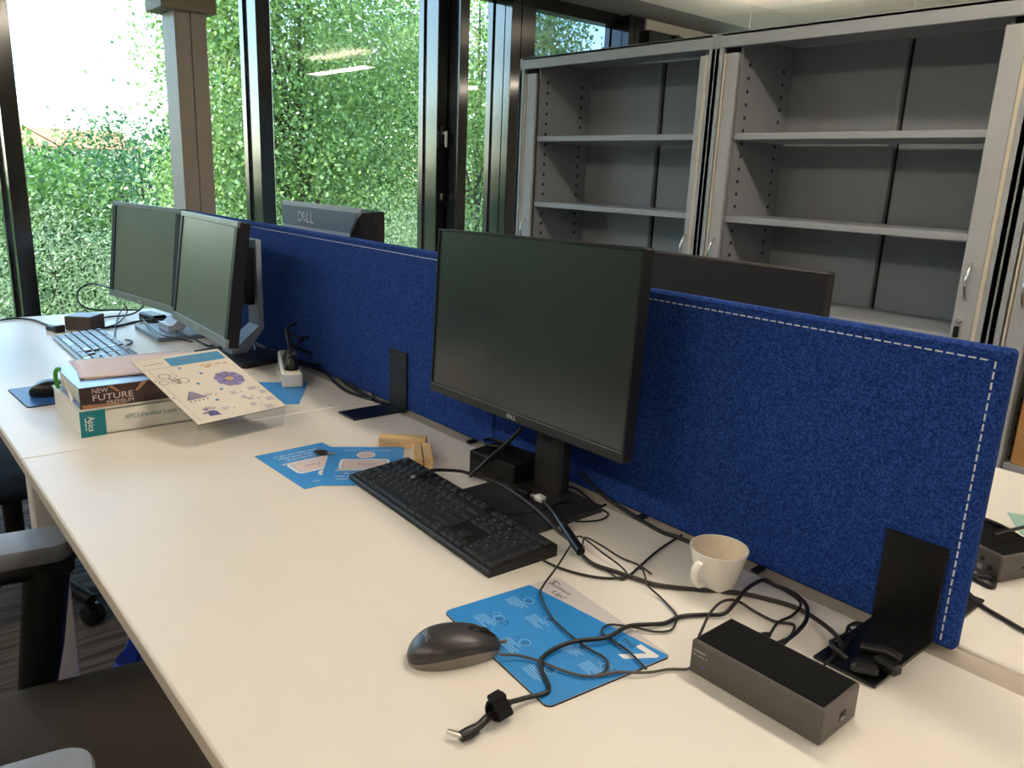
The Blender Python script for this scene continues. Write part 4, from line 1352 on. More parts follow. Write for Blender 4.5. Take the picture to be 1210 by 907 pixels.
# ------------------------------------------------------------------ books and papers on the left desk
bk = thing('book', 'thick white boxed book with a teal spine label, lowest of the pile', 'book', (-0.193, 0.267, DZ))
W_, L_, H_ = 0.250, 0.300, 0.0555
MB().box((0, 0, 0.0015), (W_, L_, 0.003)).box((0, 0, H_ - 0.0015), (W_, L_, 0.003)).box((W_ / 2 - 0.0015, 0, H_ / 2), (0.003, L_, H_), ch=0.0008).build('cover', 'cover_white', bk)
MB().box((-0.003, 0, H_ / 2), (W_ - 0.009, L_ - 0.006, H_ - 0.006)).build('pages', 'cover_white', bk)
MB().box((W_ / 2 + 0.0002, -L_ / 2 + 0.0245, H_ / 2), (0.0008, 0.048, H_ - 0.0006)).build('spine_label', 'cover_teal', bk)
DOWN = Matrix(((0, 0, 1, 0), (0, 1, 0, 0), (-1, 0, 0, 0), (0, 0, 0, 1)))      # text on +x face reading downward
mb = MB()
mb.text('Apics', 0.0125, TR((W_ / 2 + 0.0008, -L_ / 2 + 0.0215, H_ / 2)) @ DOWN, 0, width=0.031)
mb.words(0.026, 0.0028, TR((W_ / 2 + 0.0008, -L_ / 2 + 0.0105, H_ / 2)) @ DOWN, 0, seed=9)
mb.build('label_lettering', 'print_white', bk)['kind'] = 'stuff'
mb = MB()
mb.text('APICS Certified Supply Chain Professional', 0.0092, TR((W_ / 2 + 0.0008, -L_ / 2 + 0.085, H_ * 0.50)) @ SIDE, 0, align='l', width=0.195)
mb.build('spine_lettering', 'text_teal', bk)
b2 = thing('book', 'thick dark book on the white boxed one, its spine in brown and copper', 'book', (-0.190, 0.270, DZ + H_))
W2, L2, H2 = 0.216, 0.292, 0.0450
MB().box((W2 / 2 - 0.002, 0, H2 / 2), (0.004, L2, H2), ch=0.0012).build('spine', 'cover_dark', b2)
MB().box((-0.002, 0, H2 - 0.0015), (W2 - 0.004, L2, 0.003), ch=0.0008).box((-0.002, 0, 0.0015), (W2 - 0.004, L2, 0.003)).build('cover', 'cover_top', b2)
MB().box((-0.004, 0.002, H2 / 2), (W2 - 0.012, L2 - 0.012, H2 - 0.006)).build('pages', 'pages', b2)
xs = W2 / 2 + 0.0006
mb = MB()
T = TR((xs, 0, 0)) @ SIDE
for q in ([(-0.093, H2 - 0.001), (-0.083, H2 - 0.001), (-0.069, 0.030), (-0.075, 0.030)], [(-0.040, 0.027), (-0.034, 0.027), (-0.014, H2 - 0.001), (-0.026, H2 - 0.001)], [(-0.143, 0.001), (-0.06, 0.001), (-0.06, 0.005), (-0.143, 0.009)]):
    mb.add([(p[0], p[1], 0) for p in q], [(0, 1, 2, 3)], T=T)
mb.build('spine_print', 'copper', b2)
mb = MB()
T = TR((xs + 0.0003, 0, 0)) @ SIDE
mb.text('NEW', 0.0100, T @ TR((-0.122, 0.0315, 0)), 0, align='l', width=0.030)
mb.text('FUTURE', 0.0128, T @ TR((-0.122, 0.0155, 0)), 0, align='l', width=0.078)
mb.text('PREMIUM', 0.0080, T @ TR((-0.096, 0.0050, 0)), 0, align='l', width=0.052)
mb.build('spine_lettering', 'paper_pink', b2)
mb = MB()
mb.cable([(-0.080, -L2 / 2 + 0.006, H2 + 0.0015), (-0.080, -L2 / 2 - 0.004, H2 - 0.002), (-0.078, -L2 / 2 - 0.006, 0.02), (-0.078, -L2 / 2 - 0.002, 0.004)], 0.0045, 6)
mb.build('page_tab', 'green_tab', b2)
mb = MB()
mb.add([(-0.01, -L2 / 2 - 0.001, 0.034), (0.05, -L2 / 2 - 0.001, 0.012), (0.062, -L2 / 2 - 0.006, 0.002), (0.02, -L2 / 2 - 0.005, 0.022), (-0.03, -L2 / 2 - 0.002, 0.044)], [(0, 1, 2, 3, 4)])
mb.build('loose_page', 'paper', b2)

ppz = DZ + H_ + H2
def sheet(label, loc, rz, w_, h_, m, curl=0.006):
    t = thing('paper_sheet', label, 'paper', loc, rz, 'pinkish papers on the books')
    nx, ny = 10, 14
    vs, fs = [], []
    for i in range(nx + 1):
        for j in range(ny + 1):
            x, y = -w_ + w_ * i / nx, h_ * j / ny
            vs.append((x, y, curl * math.sin(i / nx * 2.2 + j * 0.21) ** 2 * (0.3 + 0.7 * (j / ny))))
    for i in range(nx):
        for j in range(ny):
            a = i * (ny + 1) + j
            fs.append((a, a + ny + 1, a + ny + 2, a + 1))
    o = MB().add(vs, fs).build('sheet', m, t, smooth=80)
    sm = o.modifiers.new('thickness', 'SOLIDIFY')
    sm.thickness = 0.0004
    sm.offset = 1
    return t
sheet('pinkish blank paper on top of the dark book, the lower of two', (-0.146, 0.150, ppz + 0.0004), R(-3), 0.20, 0.24, 'paper_pink', 0.0015)
sheet('pinkish blank paper on top of the dark book, the upper of two', (-0.152, 0.142, ppz + 0.0030), R(-9), 0.19, 0.25, 'paper_pink', 0.0018)

# printed sheet in a clear slanted holder leaning on the books
sh = thing('sign_holder', 'clear slanted holder with a printed sheet of purple drawings, leaning on the books', 'sign holder', (0.116, 0.291, 0.789))
BL, BR, TL = Vector((0, 0, 0)), Vector((-0.033, 0.201, 0.0005)), Vector((-0.271, -0.044, 0.080))
ex = BR.normalized()
ey = (TL - ex * TL.dot(ex)).normalized()
ez = ex.cross(ey)
SW, SHH = 0.2035, 0.2855
PTm = Matrix((ex.to_4d(), ey.to_4d(), ez.to_4d(), Vector((0, 0, 0, 1)))).transposed()
for c_ in range(3):
    PTm[3][c_] = 0.0
PTm = PTm.to_4x4()
MB().box((SW / 2, SHH / 2, -0.0004), (SW, SHH, 0.0005), T=PTm).build('printed_sheet', 'paper', sh)
MB().box((SW / 2, SHH / 2, -0.0020), (SW + 0.004, SHH + 0.004, 0.0018), T=PTm).build('clear_plate', 'acrylic', sh)
ft = MB()
v0, v1 = PTm @ Vector((0, 0, -0.002)), PTm @ Vector((SW, 0, -0.002))
dn = Vector((-0.012, -0.004, -0.048))
th_ = Vector((0.002, 0.0003, 0))
q = [v0, v1, v1 + dn, v0 + dn]
ft.add(q + [p + th_ for p in q], [(0, 1, 2, 3), (4, 7, 6, 5), (0, 4, 5, 1), (1, 5, 6, 2), (2, 6, 7, 3), (3, 7, 4, 0)])
ft.build('clear_foot', 'acrylic', sh)
def uv(u, v): return (u * SW, v * SHH)
ZP = 0.0004
pr_blue, pr_grey, pr_lil, pr_pur, pr_org = MB(), MB(), MB(), MB(), MB()
pr_blue.add([(*uv(.326, .962), ZP), (*uv(.325, .828), ZP), (*uv(.965, .828), ZP), (*uv(.965, .962), ZP)], [(0, 1, 2, 3)], T=PTm)
pr_lil.words(0.085, 0.005, PTm @ TR((*uv(.66, .91), ZP + 0.0002)), 0, seed=7)
for v in (.985, .825):
    pr_grey.rect(uv(.01, v)[0], uv(0, v)[1], uv(.325, v)[0], uv(0, v)[1] + 0.0008, ZP, T=PTm)
pr_grey.rect(uv(.055, 0)[0], uv(0, .02)[1], uv(.055, 0)[0] + 0.0006, uv(0, .82)[1], ZP, T=PTm)
pr_grey.words(0.046, 0.0036, PTm @ TR((*uv(.17, .90), ZP)), 0, seed=8)
for u, v, r in ((.150, .699, .012), (.292, .600, .012), (.085, .612, .010), (.24, .69, .008), (.20, .60, .009)):
    pr_grey.disc((*uv(u, v), ZP), r, 20, T=PTm, r2=r * 0.86)
for a_, b_ in (((.191, .62), (.235, .56)), ((.17, .66), (.21, .60)), ((.22, .65), (.26, .60))):
    pr_grey.tube([PTm @ Vector((*uv(*a_), ZP)), PTm @ Vector((*uv(*b_), ZP))], 0.0007, 4)
for k in range(9):
    a = 2 * PI * k / 9
    cx_, cy_ = uv(.755, .515)
    pr_lil.disc((cx_ + 0.021 * math.cos(a), cy_ + 0.021 * math.sin(a), ZP + 0.00004 * k), 0.0125, 16, T=PTm)
    pr_pur.tube([PTm @ Vector((cx_ + 0.008 * math.cos(a), cy_ + 0.008 * math.sin(a), ZP + 0.0006)), PTm @ Vector((cx_ + 0.028 * math.cos(a), cy_ + 0.028 * math.sin(a), ZP + 0.0006))], 0.0006, 4)
pr_org.disc((*uv(.755, .515), ZP + 0.0005), 0.007, 16, T=PTm)
for k in range(6):
    v = .32 + .019 * k
    w_ = .105 * (1 - k / 6.5)
    pr_pur.rect(uv(.235 - w_, 0)[0], uv(0, v)[1], uv(.235 + w_, 0)[0], uv(0, v + .012)[1], ZP, T=PTm)
for k in range(5):
    pr_grey.rect(uv(.14 + .045 * k, 0)[0], uv(0, .29)[1], uv(.16 + .045 * k, 0)[0], uv(0, .303)[1], ZP, T=PTm)
pr_pur.add([(*uv(u, v), ZP) for u, v in ((.18, .07), (.30, .06), (.29, .12), (.26, .135), (.22, .135), (.13, .115), (.135, .105), (.19, .11))], [tuple(range(8))], T=PTm)
for k in range(6):
    a = R(35 + 22 * k)
    cx_, cy_ = uv(.24, .13)
    pr_pur.tube([PTm @ Vector((cx_ + 0.008 * math.cos(a), cy_ + 0.008 * math.sin(a), ZP)), PTm @ Vector((cx_ + 0.017 * math.cos(a), cy_ + 0.017 * math.sin(a), ZP))], 0.0009, 4)
for u, v in ((.382, .786), (.535, .66), (.396, .519), (.558, .387), (.405, .254)):
    pr_blue.disc((*uv(u, v), ZP), 0.0042, 14, T=PTm)
for u, v in ((.60, .765), (.68, .755), (.78, .755), (.64, .73), (.87, .745)):
    pr_org.rect(uv(u, 0)[0], uv(0, v)[1], uv(u + .06, 0)[0], uv(0, v + .022)[1], ZP, T=PTm)
rr = random.Random(4)
for u, v, n_ in ((.60, .32, 3), (.66, .235, 3), (.82, .335, 3), (.90, .26, 3), (.67, .12, 3), (.78, .06, 4), (.70, .19, 2), (.88, .15, 3), (.36, .13, 2), (.33, .35, 2)):
    for j in range(n_):
        pr_lil.rect(uv(u, 0)[0], uv(0, v - j * .016)[1], uv(u + rr.uniform(.05, .10), 0)[0], uv(0, v - j * .016 + .006)[1], ZP, T=PTm)
    pr_pur.disc((*uv(u + .12, v - 0.02), ZP), 0.0018, 8, T=PTm)
for u, v in ((.025, .652), (.03, .383)):
    pr_pur.disc((*uv(u, v), ZP), 0.0022, 10, T=PTm)
for b_, nme, mm in ((pr_blue, 'blue_banner', 'ink_blue'), (pr_grey, 'grey_drawing', 'ink_grey'), (pr_lil, 'lilac_drawing', 'ink_lilac'), (pr_pur, 'purple_drawing', 'ink_purple'), (pr_org, 'orange_drawing', 'ink_orange')):
    o = b_.build(nme, mm, sh)
    o['kind'] = 'stuff'

# ------------------------------------------------------------------ power strip and plugs
ps = thing('power_strip', 'white power strip lying by the left divider with black plugs in it', 'power strip', (-0.335, 0.694, DZ), R(-22))
MB().box((0, 0, 0.0205), (0.28, 0.052, 0.041), ch=0.005).build('body', 'strip', ps)
for k in range(5):
    MB().lathe([(0.0, 0.0), (0.0185, 0.0), (0.0195, 0.0012), (0.0175, 0.0014), (0.0, 0.0006)], 20, T=TR((-0.105 + 0.052 * k, 0, 0.0405))).build('socket', 'white_plug', ps, smooth=40)
for k in (2, 3, 4):
    p = thing('power_plug', ['', '', 'black plug in the white power strip, farthest of three', 'black plug in the white power strip, middle of three', 'black plug in the white power strip, nearest of three'][k],
              'plug', (-0.335 + math.cos(R(-22)) * (-0.105 + 0.052 * k), 0.694 + math.sin(R(-22)) * (-0.105 + 0.052 * k), DZ + 0.0418), R(-22), 'plugs in the power strip')
    MB().lathe([(0.0, 0.0), (0.0185, 0.0), (0.0185, 0.012), (0.015, 0.018), (0.009, 0.030), (0.0, 0.032)], 18).build('body', 'black_plastic', p, smooth=50)
    MB().cable([(0.0, 0.0, 0.028), (0.004, 0.004, 0.040), (0.012, 0.008, 0.046)], 0.005, 8).build('strain_relief', 'black_plastic', p)

# ------------------------------------------------------------------ cables (paths on and above the desks)
CABLES = {
    'usb_c': [(0.542, 0.552, 0.7685), (0.548, 0.567, 0.7705), (0.551, 0.612, 0.7600), (0.552, 0.637, 0.7500), (0.619, 0.652, 0.7500), (0.698, 0.639, 0.7540), (0.769, 0.622, 0.7540), (0.831, 0.605, 0.7500), (0.863, 0.603, 0.7440), (0.898, 0.588, 0.7440), (0.937, 0.577, 0.7440), (0.973, 0.587, 0.7440), (1.008, 0.597, 0.7440), (1.036, 0.607, 0.7440), (1.075, 0.640, 0.7440), (1.116, 0.681, 0.7440), (1.150, 0.700, 0.7440), (1.186, 0.712, 0.7440), (1.219, 0.705, 0.7460), (1.258, 0.684, 0.7500), (1.282, 0.657, 0.7520)],
    'rail_cable': [(0.632, 0.769, 0.8000), (0.657, 0.780, 0.7900), (0.702, 0.782, 0.7700), (0.778, 0.764, 0.7550), (0.833, 0.762, 0.7460), (0.918, 0.749, 0.7445), (0.953, 0.754, 0.7445), (0.996, 0.758, 0.7445), (1.022, 0.760, 0.7445)],
    'base_loop': [(0.725, 0.557, 0.7510), (0.750, 0.594, 0.7510), (0.760, 0.631, 0.7510), (0.757, 0.681, 0.7520), (0.770, 0.711, 0.7490), (0.796, 0.734, 0.7430), (0.824, 0.731, 0.7430), (0.833, 0.702, 0.7430), (0.825, 0.660, 0.7480), (0.808, 0.644, 0.7520)],
    'stem_cable': [(0.685, 0.719, 0.7600), (0.695, 0.738, 0.7510), (0.715, 0.760, 0.7460), (0.758, 0.751, 0.7430), (0.792, 0.742, 0.7430), (0.794, 0.757, 0.7430)],
    'kb_cable': [(0.878, 0.518, 0.7480), (0.913, 0.529, 0.7430), (0.952, 0.544, 0.7430), (0.980, 0.566, 0.7430), (0.991, 0.593, 0.7430), (0.984, 0.624, 0.7430), (0.966, 0.686, 0.7430), (0.955, 0.741, 0.7430), (0.951, 0.769, 0.7430)],
    'mouse_cable': [(1.041, 0.313, 0.7520), (1.052, 0.334, 0.7480), (1.075, 0.349, 0.7460), (1.101, 0.357, 0.7460), (1.122, 0.368, 0.7460), (1.133, 0.382, 0.7460), (1.142, 0.405, 0.7460), (1.163, 0.435, 0.7450), (1.172, 0.462, 0.7430), (1.185, 0.480, 0.7430), (1.184, 0.491, 0.7430)],
    'grey_a': [(0.954, 0.581, 0.7430), (0.992, 0.577, 0.7430), (0.989, 0.595, 0.7430), (0.967, 0.603, 0.7460), (0.926, 0.608, 0.7490), (0.878, 0.618, 0.7500), (0.867, 0.614, 0.7500), (0.878, 0.590, 0.7480), (0.916, 0.525, 0.7480), (0.943, 0.474, 0.7470), (0.961, 0.451, 0.7470), (1.004, 0.428, 0.7460), (1.036, 0.419, 0.7460), (1.066, 0.414, 0.7460), (1.090, 0.413, 0.7460), (1.113, 0.415, 0.7460), (1.126, 0.408, 0.7460), (1.133, 0.395, 0.7460), (1.132, 0.380, 0.7460)],
    'grey_b': [(0.903, 0.588, 0.7460), (0.888, 0.605, 0.7520), (0.883, 0.617, 0.7540), (0.912, 0.624, 0.7490), (0.945, 0.628, 0.7430), (0.977, 0.632, 0.7430), (1.008, 0.626, 0.7430)],
    'grey_c': [(0.998, 0.612, 0.7510), (0.990, 0.623, 0.7510), (1.018, 0.600, 0.7500), (1.035, 0.586, 0.7490), (1.061, 0.584, 0.7430), (1.099, 0.567, 0.7430), (1.111, 0.553, 0.7430), (1.120, 0.531, 0.7430), (1.111, 0.512, 0.7430), (1.093, 0.495, 0.7460), (1.070, 0.476, 0.7460), (1.068, 0.462, 0.7460), (1.076, 0.451, 0.7460), (1.096, 0.449, 0.7460), (1.122, 0.448, 0.7460), (1.147, 0.441, 0.7460), (1.158, 0.439, 0.7450)],
    'dc': [(1.113, 0.267, 0.7500), (1.115, 0.293, 0.7460), (1.120, 0.315, 0.7450), (1.112, 0.326, 0.7450), (1.088, 0.338, 0.7460), (1.074, 0.350, 0.7490), (1.067, 0.383, 0.7480), (1.074, 0.409, 0.7500), (1.090, 0.444, 0.7500), (1.089, 0.483, 0.7500), (1.097, 0.513, 0.7460), (1.106, 0.536, 0.7440), (1.108, 0.566, 0.7440), (1.123, 0.594, 0.7440), (1.140, 0.614, 0.7460), (1.137, 0.643, 0.7500), (1.128, 0.683, 0.7540), (1.129, 0.724, 0.7560), (1.145, 0.727, 0.7540), (1.176, 0.727, 0.7540), (1.202, 0.712, 0.7540), (1.221, 0.679, 0.7540), (1.231, 0.641, 0.7560), (1.235, 0.608, 0.7580)],
    'dock_a': [(1.167, 0.524, 0.7600), (1.135, 0.590, 0.7520), (1.123, 0.637, 0.7490), (1.133, 0.657, 0.7470), (1.159, 0.659, 0.7430), (1.189, 0.659, 0.7430), (1.207, 0.672, 0.7430), (1.219, 0.654, 0.7460), (1.234, 0.612, 0.7550)],
    'dock_b': [(1.127, 0.728, 0.7520), (1.141, 0.734, 0.7500), (1.177, 0.727, 0.7500), (1.192, 0.716, 0.7480), (1.195, 0.691, 0.7430), (1.195, 0.657, 0.7450), (1.213, 0.606, 0.7550)],
    'brk_a': [(1.279, 0.647, 0.7520), (1.265, 0.667, 0.7500), (1.264, 0.687, 0.7480), (1.263, 0.704, 0.7460), (1.254, 0.732, 0.7430), (1.266, 0.745, 0.7430), (1.271, 0.711, 0.7450), (1.275, 0.672, 0.7500), (1.281, 0.638, 0.7520)],
    'brk_b': [(1.286, 0.608, 0.7520), (1.283, 0.640, 0.7520), (1.280, 0.671, 0.7500), (1.267, 0.710, 0.7460), (1.256, 0.726, 0.7440), (1.256, 0.746, 0.7430), (1.265, 0.751, 0.7430)],
    'far_left': [(-1.522, 0.188, 0.7440), (-1.532, 0.240, 0.7440), (-1.474, 0.281, 0.7440), (-1.355, 0.303, 0.7440), (-1.289, 0.318, 0.7480)],
    'm1_loop': [(-1.485, 0.536, 0.8400), (-1.619, 0.510, 0.8400), (-1.629, 0.471, 0.8250), (-1.591, 0.446, 0.8000), (-1.535, 0.451, 0.7700), (-1.547, 0.501, 0.7520), (-1.539, 0.571, 0.7480), (-1.507, 0.637, 0.7480)],
    'far_a': [(-1.281, 0.410, 0.7440), (-1.232, 0.438, 0.7440), (-1.238, 0.492, 0.7440), (-1.292, 0.562, 0.7440), (-1.234, 0.602, 0.7560), (-1.131, 0.627, 0.7560)],
    'far_b': [(-1.534, 0.594, 0.7600), (-1.458, 0.550, 0.7430), (-1.173, 0.465, 0.7430), (-0.993, 0.419, 0.7430), (-0.910, 0.412, 0.7430), (-0.923, 0.439, 0.7430), (-0.969, 0.462, 0.7430), (-1.005, 0.452, 0.7430)],
    'far_c': [(-1.360, 0.429, 0.7500), (-1.431, 0.514, 0.7440), (-1.403, 0.570, 0.7500), (-1.379, 0.602, 0.7700), (-1.398, 0.630, 0.7900)],
    'far_d': [(-1.222, 0.435, 0.7430), (-1.306, 0.510, 0.7430), (-1.420, 0.570, 0.7600), (-1.430, 0.563, 0.7900)],
    'far_e': [(-1.398, 0.606, 0.7480), (-1.126, 0.557, 0.7600), (-0.951, 0.544, 0.7600), (-0.862, 0.568, 0.7600), (-0.837, 0.605, 0.7500)],
    'far_f': [(-1.146, 0.648, 0.7900), (-1.072, 0.625, 0.7600), (-0.952, 0.602, 0.7600), (-0.869, 0.609, 0.7600), (-0.767, 0.625, 0.7500), (-0.790, 0.652, 0.7430)],
    'm2_a': [(-0.707, 0.749, 0.7700), (-0.586, 0.710, 0.7440), (-0.529, 0.720, 0.7440), (-0.583, 0.762, 0.7440), (-0.664, 0.790, 0.7440), (-0.651, 0.738, 0.7440), (-0.597, 0.692, 0.7440)],
    'm2_b': [(-0.747, 0.790, 0.8000), (-0.739, 0.813, 0.7800), (-0.710, 0.808, 0.7500), (-0.660, 0.777, 0.7435)],
    't1': [(-0.267, 0.670, 0.8000), (-0.338, 0.695, 0.8300), (-0.434, 0.735, 0.8500), (-0.469, 0.778, 0.8550), (-0.455, 0.805, 0.8500), (-0.421, 0.788, 0.8300), (-0.383, 0.738, 0.8100), (-0.319, 0.685, 0.7900)],
    't2': [(-0.433, 0.735, 0.8550), (-0.387, 0.725, 0.8300), (-0.363, 0.728, 0.8100), (-0.369, 0.769, 0.7900), (-0.392, 0.819, 0.7700), (-0.372, 0.852, 0.7600), (-0.199, 0.795, 0.7520), (-0.073, 0.762, 0.7460), (-0.001, 0.757, 0.7440), (0.062, 0.772, 0.7440)],
    't3': [(-0.291, 0.694, 0.7900), (-0.309, 0.751, 0.7700), (-0.306, 0.801, 0.7550), (-0.186, 0.775, 0.7460), (-0.072, 0.762, 0.7440), (0.018, 0.758, 0.7440)],
    't4': [(-0.279, 0.676, 0.7900), (-0.288, 0.728, 0.7700), (-0.278, 0.771, 0.7500), (-0.180, 0.750, 0.7460), (-0.087, 0.738, 0.7440), (0.006, 0.753, 0.7440)],
    't5': [(-0.417, 0.822, 0.8200), (-0.412, 0.830, 0.7900), (-0.345, 0.793, 0.7700), (-0.301, 0.793, 0.7520), (-0.238, 0.817, 0.7600), (-0.147, 0.804, 0.7600), (-0.075, 0.791, 0.7460), (0.022, 0.753, 0.7435)],
    't6': [(-0.434, 0.737, 0.8400), (-0.399, 0.751, 0.8300), (-0.386, 0.776, 0.8300), (-0.396, 0.811, 0.8000), (-0.392, 0.819, 0.7700), (-0.363, 0.783, 0.7500)],
    'm3_cable': [(0.667, 0.664, 0.8650), (0.636, 0.660, 0.8300), (0.592, 0.658, 0.7900), (0.573, 0.638, 0.7600), (0.557, 0.639, 0.7460)],
    'opp_a': [(1.253, 1.118, 0.7940), (1.268, 1.128, 0.7940), (1.293, 1.154, 0.7800), (1.310, 1.200, 0.7520)],
    'opp_b': [(1.303, 1.060, 0.8000), (1.311, 1.108, 0.7980), (1.318, 1.150, 0.7950)],
    'opp_c': [(1.287, 1.018, 0.7440), (1.321, 1.004, 0.7440), (1.330, 1.008, 0.7440), (1.321, 1.029, 0.7440), (1.303, 1.023, 0.7440), (1.294, 1.001, 0.7440)],
    'opp_d': [(1.308, 0.962, 0.7440), (1.342, 0.932, 0.7440), (1.373, 0.919, 0.7440), (1.404, 0.907, 0.7440)],
}

def cable(key, r, m, label, name='cable', group=None):
    P = CABLES[key]
    n = 7 if r < 0.0025 else 9
    o = MB().cable(P, r, n, sub=6).build(name, m, None, smooth=70)
    c = Vector(P[0])
    o.data.transform(Matrix.Translation(-c))
    o.location = c
    return tag(o, label, 'cable', group)
cable('rail_cable', 0.0034, 'cable', 'thick black cable running from behind the near monitor along the divider to the cup')
cable('base_loop', 0.0016, 'cable', 'thin black cable looping across the near monitor base')
cable('stem_cable', 0.0022, 'cable', 'short black cable curling behind the near monitor stem')
cable('kb_cable', 0.0019, 'cable', 'thin black keyboard cable curving from the keyboard corner to the divider')
cable('mouse_cable', 0.0017, 'cable_grey', 'thin grey mouse cable crossing the blue mat to the dock')
cable('grey_a', 0.0015, 'cable_brown', 'thin dark grey cable looping from the bundle over the mat to a hook')
cable('grey_b', 0.0015, 'cable_brown', 'short thin grey cable end lying right of the keyboard corner')
cable('grey_c', 0.0015, 'cable_brown', 'thin dark grey cable with a wide bend between the cup and the mat')
cable('dock_a', 0.0019, 'cable_brown', 'thin dark cable arching over the rear of the near dock')
cable('dock_b', 0.0018, 'cable', 'thin black cable dropping into the rear of the near dock')
cable('brk_a', 0.0018, 'cable', 'thin black cable looped beside the near bracket plate')
cable('brk_b', 0.0018, 'cable', 'thin black cable reaching the divider foot next to the near bracket')
cable('far_left', 0.0034, 'cable', 'black cable lying along the window end of the left desk')
cable('m1_loop', 0.0034, 'cable', 'black cable looping out left of the far silver monitor')
cable('far_a', 0.0036, 'cable', 'thick black cable from the small far dock under the monitors')
cable('far_b', 0.0023, 'cable', 'thin black cable hanging from the far silver monitor to a small loop')
cable('far_c', 0.0031, 'cable', 'black cable rising behind the far silver monitor')
cable('far_d', 0.0023, 'cable', 'thin black cable between the small far dock and the far silver monitor')
cable('far_e', 0.0023, 'cable', 'thin black cable over the base of the far silver monitor')
cable('far_f', 0.0029, 'cable', 'black cable hanging between the two silver monitors')
cable('m2_a', 0.0034, 'cable', 'black cable curled around the foot of the right silver monitor')
cable('m2_b', 0.0026, 'cable', 'thin black cable hanging behind the right silver monitor')
cable('t1', 0.0039, 'cable', 'black cable standing up in a loop over the power strip')
cable('t2', 0.0034, 'cable', 'black cable falling from the standing loop along the divider')
cable('t3', 0.0039, 'cable', 'thick black cable from the nearest plug towards the small bracket')
cable('t4', 0.0042, 'cable', 'thick black cable lowest in the bundle towards the small bracket')
cable('t5', 0.0031, 'cable', 'black cable bent against the divider behind the power strip')
cable('t6', 0.0031, 'cable', 'black cable arching over the plugs of the power strip')
cable('m3_cable', 0.0038, 'cable', 'straight black cable slanting down from the near monitor to the black dock')
cable('opp_a', 0.0036, 'cable', 'thick black cable over the grey dock behind the divider')
cable('opp_b', 0.0028, 'cable', 'black cable crossing towards the teal paper behind the divider')
cable('opp_c', 0.0040, 'cable', 'thick black cable coiled in front of the dock behind the divider')
cable('opp_d', 0.0030, 'cable', 'black cable running right over the desk behind the divider')

uc = thing('usb_cable', 'dark cable with a metal plug resting on the keyboard and running past the cup', 'cable', CABLES['usb_c'][0])
o0 = Vector(CABLES['usb_c'][0])
MB().cable([Vector(p) - o0 for p in CABLES['usb_c']], 0.0031, 9).build('lead', 'cable_brown', uc, smooth=70)
a_, b_ = o0 - o0, Vector((0.5435, 0.506, 0.7650)) - o0
d_ = (b_ - a_).normalized()
rot = d_.to_track_quat('X', 'Z').to_matrix().to_4x4()
MB().box((0.013, 0, 0), (0.030, 0.0105, 0.0062), ch=0.002, T=rot).build('plug_body', 'cable_brown', uc)
MB().box((0.031, 0, 0), (0.007, 0.0082, 0.0026), ch=0.001, T=rot).build('plug_tip', 'metal', uc)

dc = thing('power_lead', 'black power lead with an angled plug and a wrapped strap lying before the mat', 'cable', CABLES['dc'][0])
o0 = Vector(CABLES['dc'][0])
MB().cable([Vector(p) - o0 for p in CABLES['dc']], 0.0028, 9).build('lead', 'cable', dc, smooth=70)
MB().cable([Vector(p) - o0 for p in [(1.113, 0.267, 0.750), (1.118, 0.252, 0.750), (1.117, 0.238, 0.749), (1.121, 0.222, 0.748), (1.1225, 0.212, 0.748)]], 0.0044, 10).build('sleeve', 'cable', dc, smooth=70)
mb = MB()
mb.tube([Vector(p) - o0 for p in [(1.1225, 0.216, 0.7475), (1.123, 0.206, 0.7475), (1.1225, 0.197, 0.7475)]], 0.0062, 14, radii=[0.0058, 0.0066, 0.0058])
mb.build('elbow', 'black_plastic', dc, smooth=60)
MB().tube([Vector(p) - o0 for p in [(1.1225, 0.199, 0.7475), (1.114, 0.1945, 0.7475), (1.108, 0.1915, 0.7475)]], 0.0029, 12).build('barrel', 'metal', dc, smooth=60)
mb = MB()
cv = Vector((1.1175, 0.250, 0.7535)) - o0
Tv = TR(cv, rz=R(95))
vs, fs = [], []
nn = 22
for q, (rx_, zz_) in enumerate(((0.0085, -0.010), (0.0115, -0.0085), (0.0118, 0.0085), (0.0085, 0.010))):
    for k in range(nn):
        a = 2 * PI * k / nn
        g_ = 1 + 0.10 * math.sin(2 * a + 0.6) + (0.18 if 3 < k < 7 else 0)
        vs.append((zz_ + 0.002 * math.sin(a * 2), rx_ * g_ * math.cos(a), rx_ * g_ * math.sin(a)))
for i in range(3):
    for k in range(nn):
        fs.append((i * nn + k, i * nn + (k + 1) % nn, (i + 1) * nn + (k + 1) % nn, (i + 1) * nn + k))
mb.add(vs, fs, T=Tv)
mb.box((0.0, 0.004, 0.012), (0.018, 0.014, 0.006), ch=0.002, T=Tv)
mb.build('strap', 'velcro', dc, smooth=50)

ad = thing('video_adapter', 'black adapter lead with a white plug joint, lying on the near monitor base', 'cable', (0.742, 0.651, 0.76))
o0 = Vector((0.742, 0.651, 0.76))
rel = lambda *p: Vector(p) - o0
MB().cable([rel(0.742, 0.651, 0.760), (rel(0.777, 0.638, 0.760)), rel(0.806, 0.626, 0.7585)], 0.0024, 8).build('lead', 'cable_brown', ad, smooth=60)
MB().tube([rel(0.800, 0.629, 0.759), rel(0.835, 0.613, 0.757), rel(0.880, 0.594, 0.7515), rel(0.905, 0.583, 0.749)], 0.007, 12, radii=[0.0045, 0.0066, 0.0078, 0.0074]).build('plug_body', 'black_plastic', ad, smooth=50)
d_ = (Vector((0.742, 0.651, 0)) - Vector((0.695, 0.649, 0))).normalized()
rz_ = math.atan2(d_.y, d_.x)
MB().box((0, 0, 0.001), (0.020, 0.015, 0.011), ch=0.003, T=TR(rel(0.738, 0.651, 0.760), rz=rz_)).build('white_joint', 'white_plug', ad)
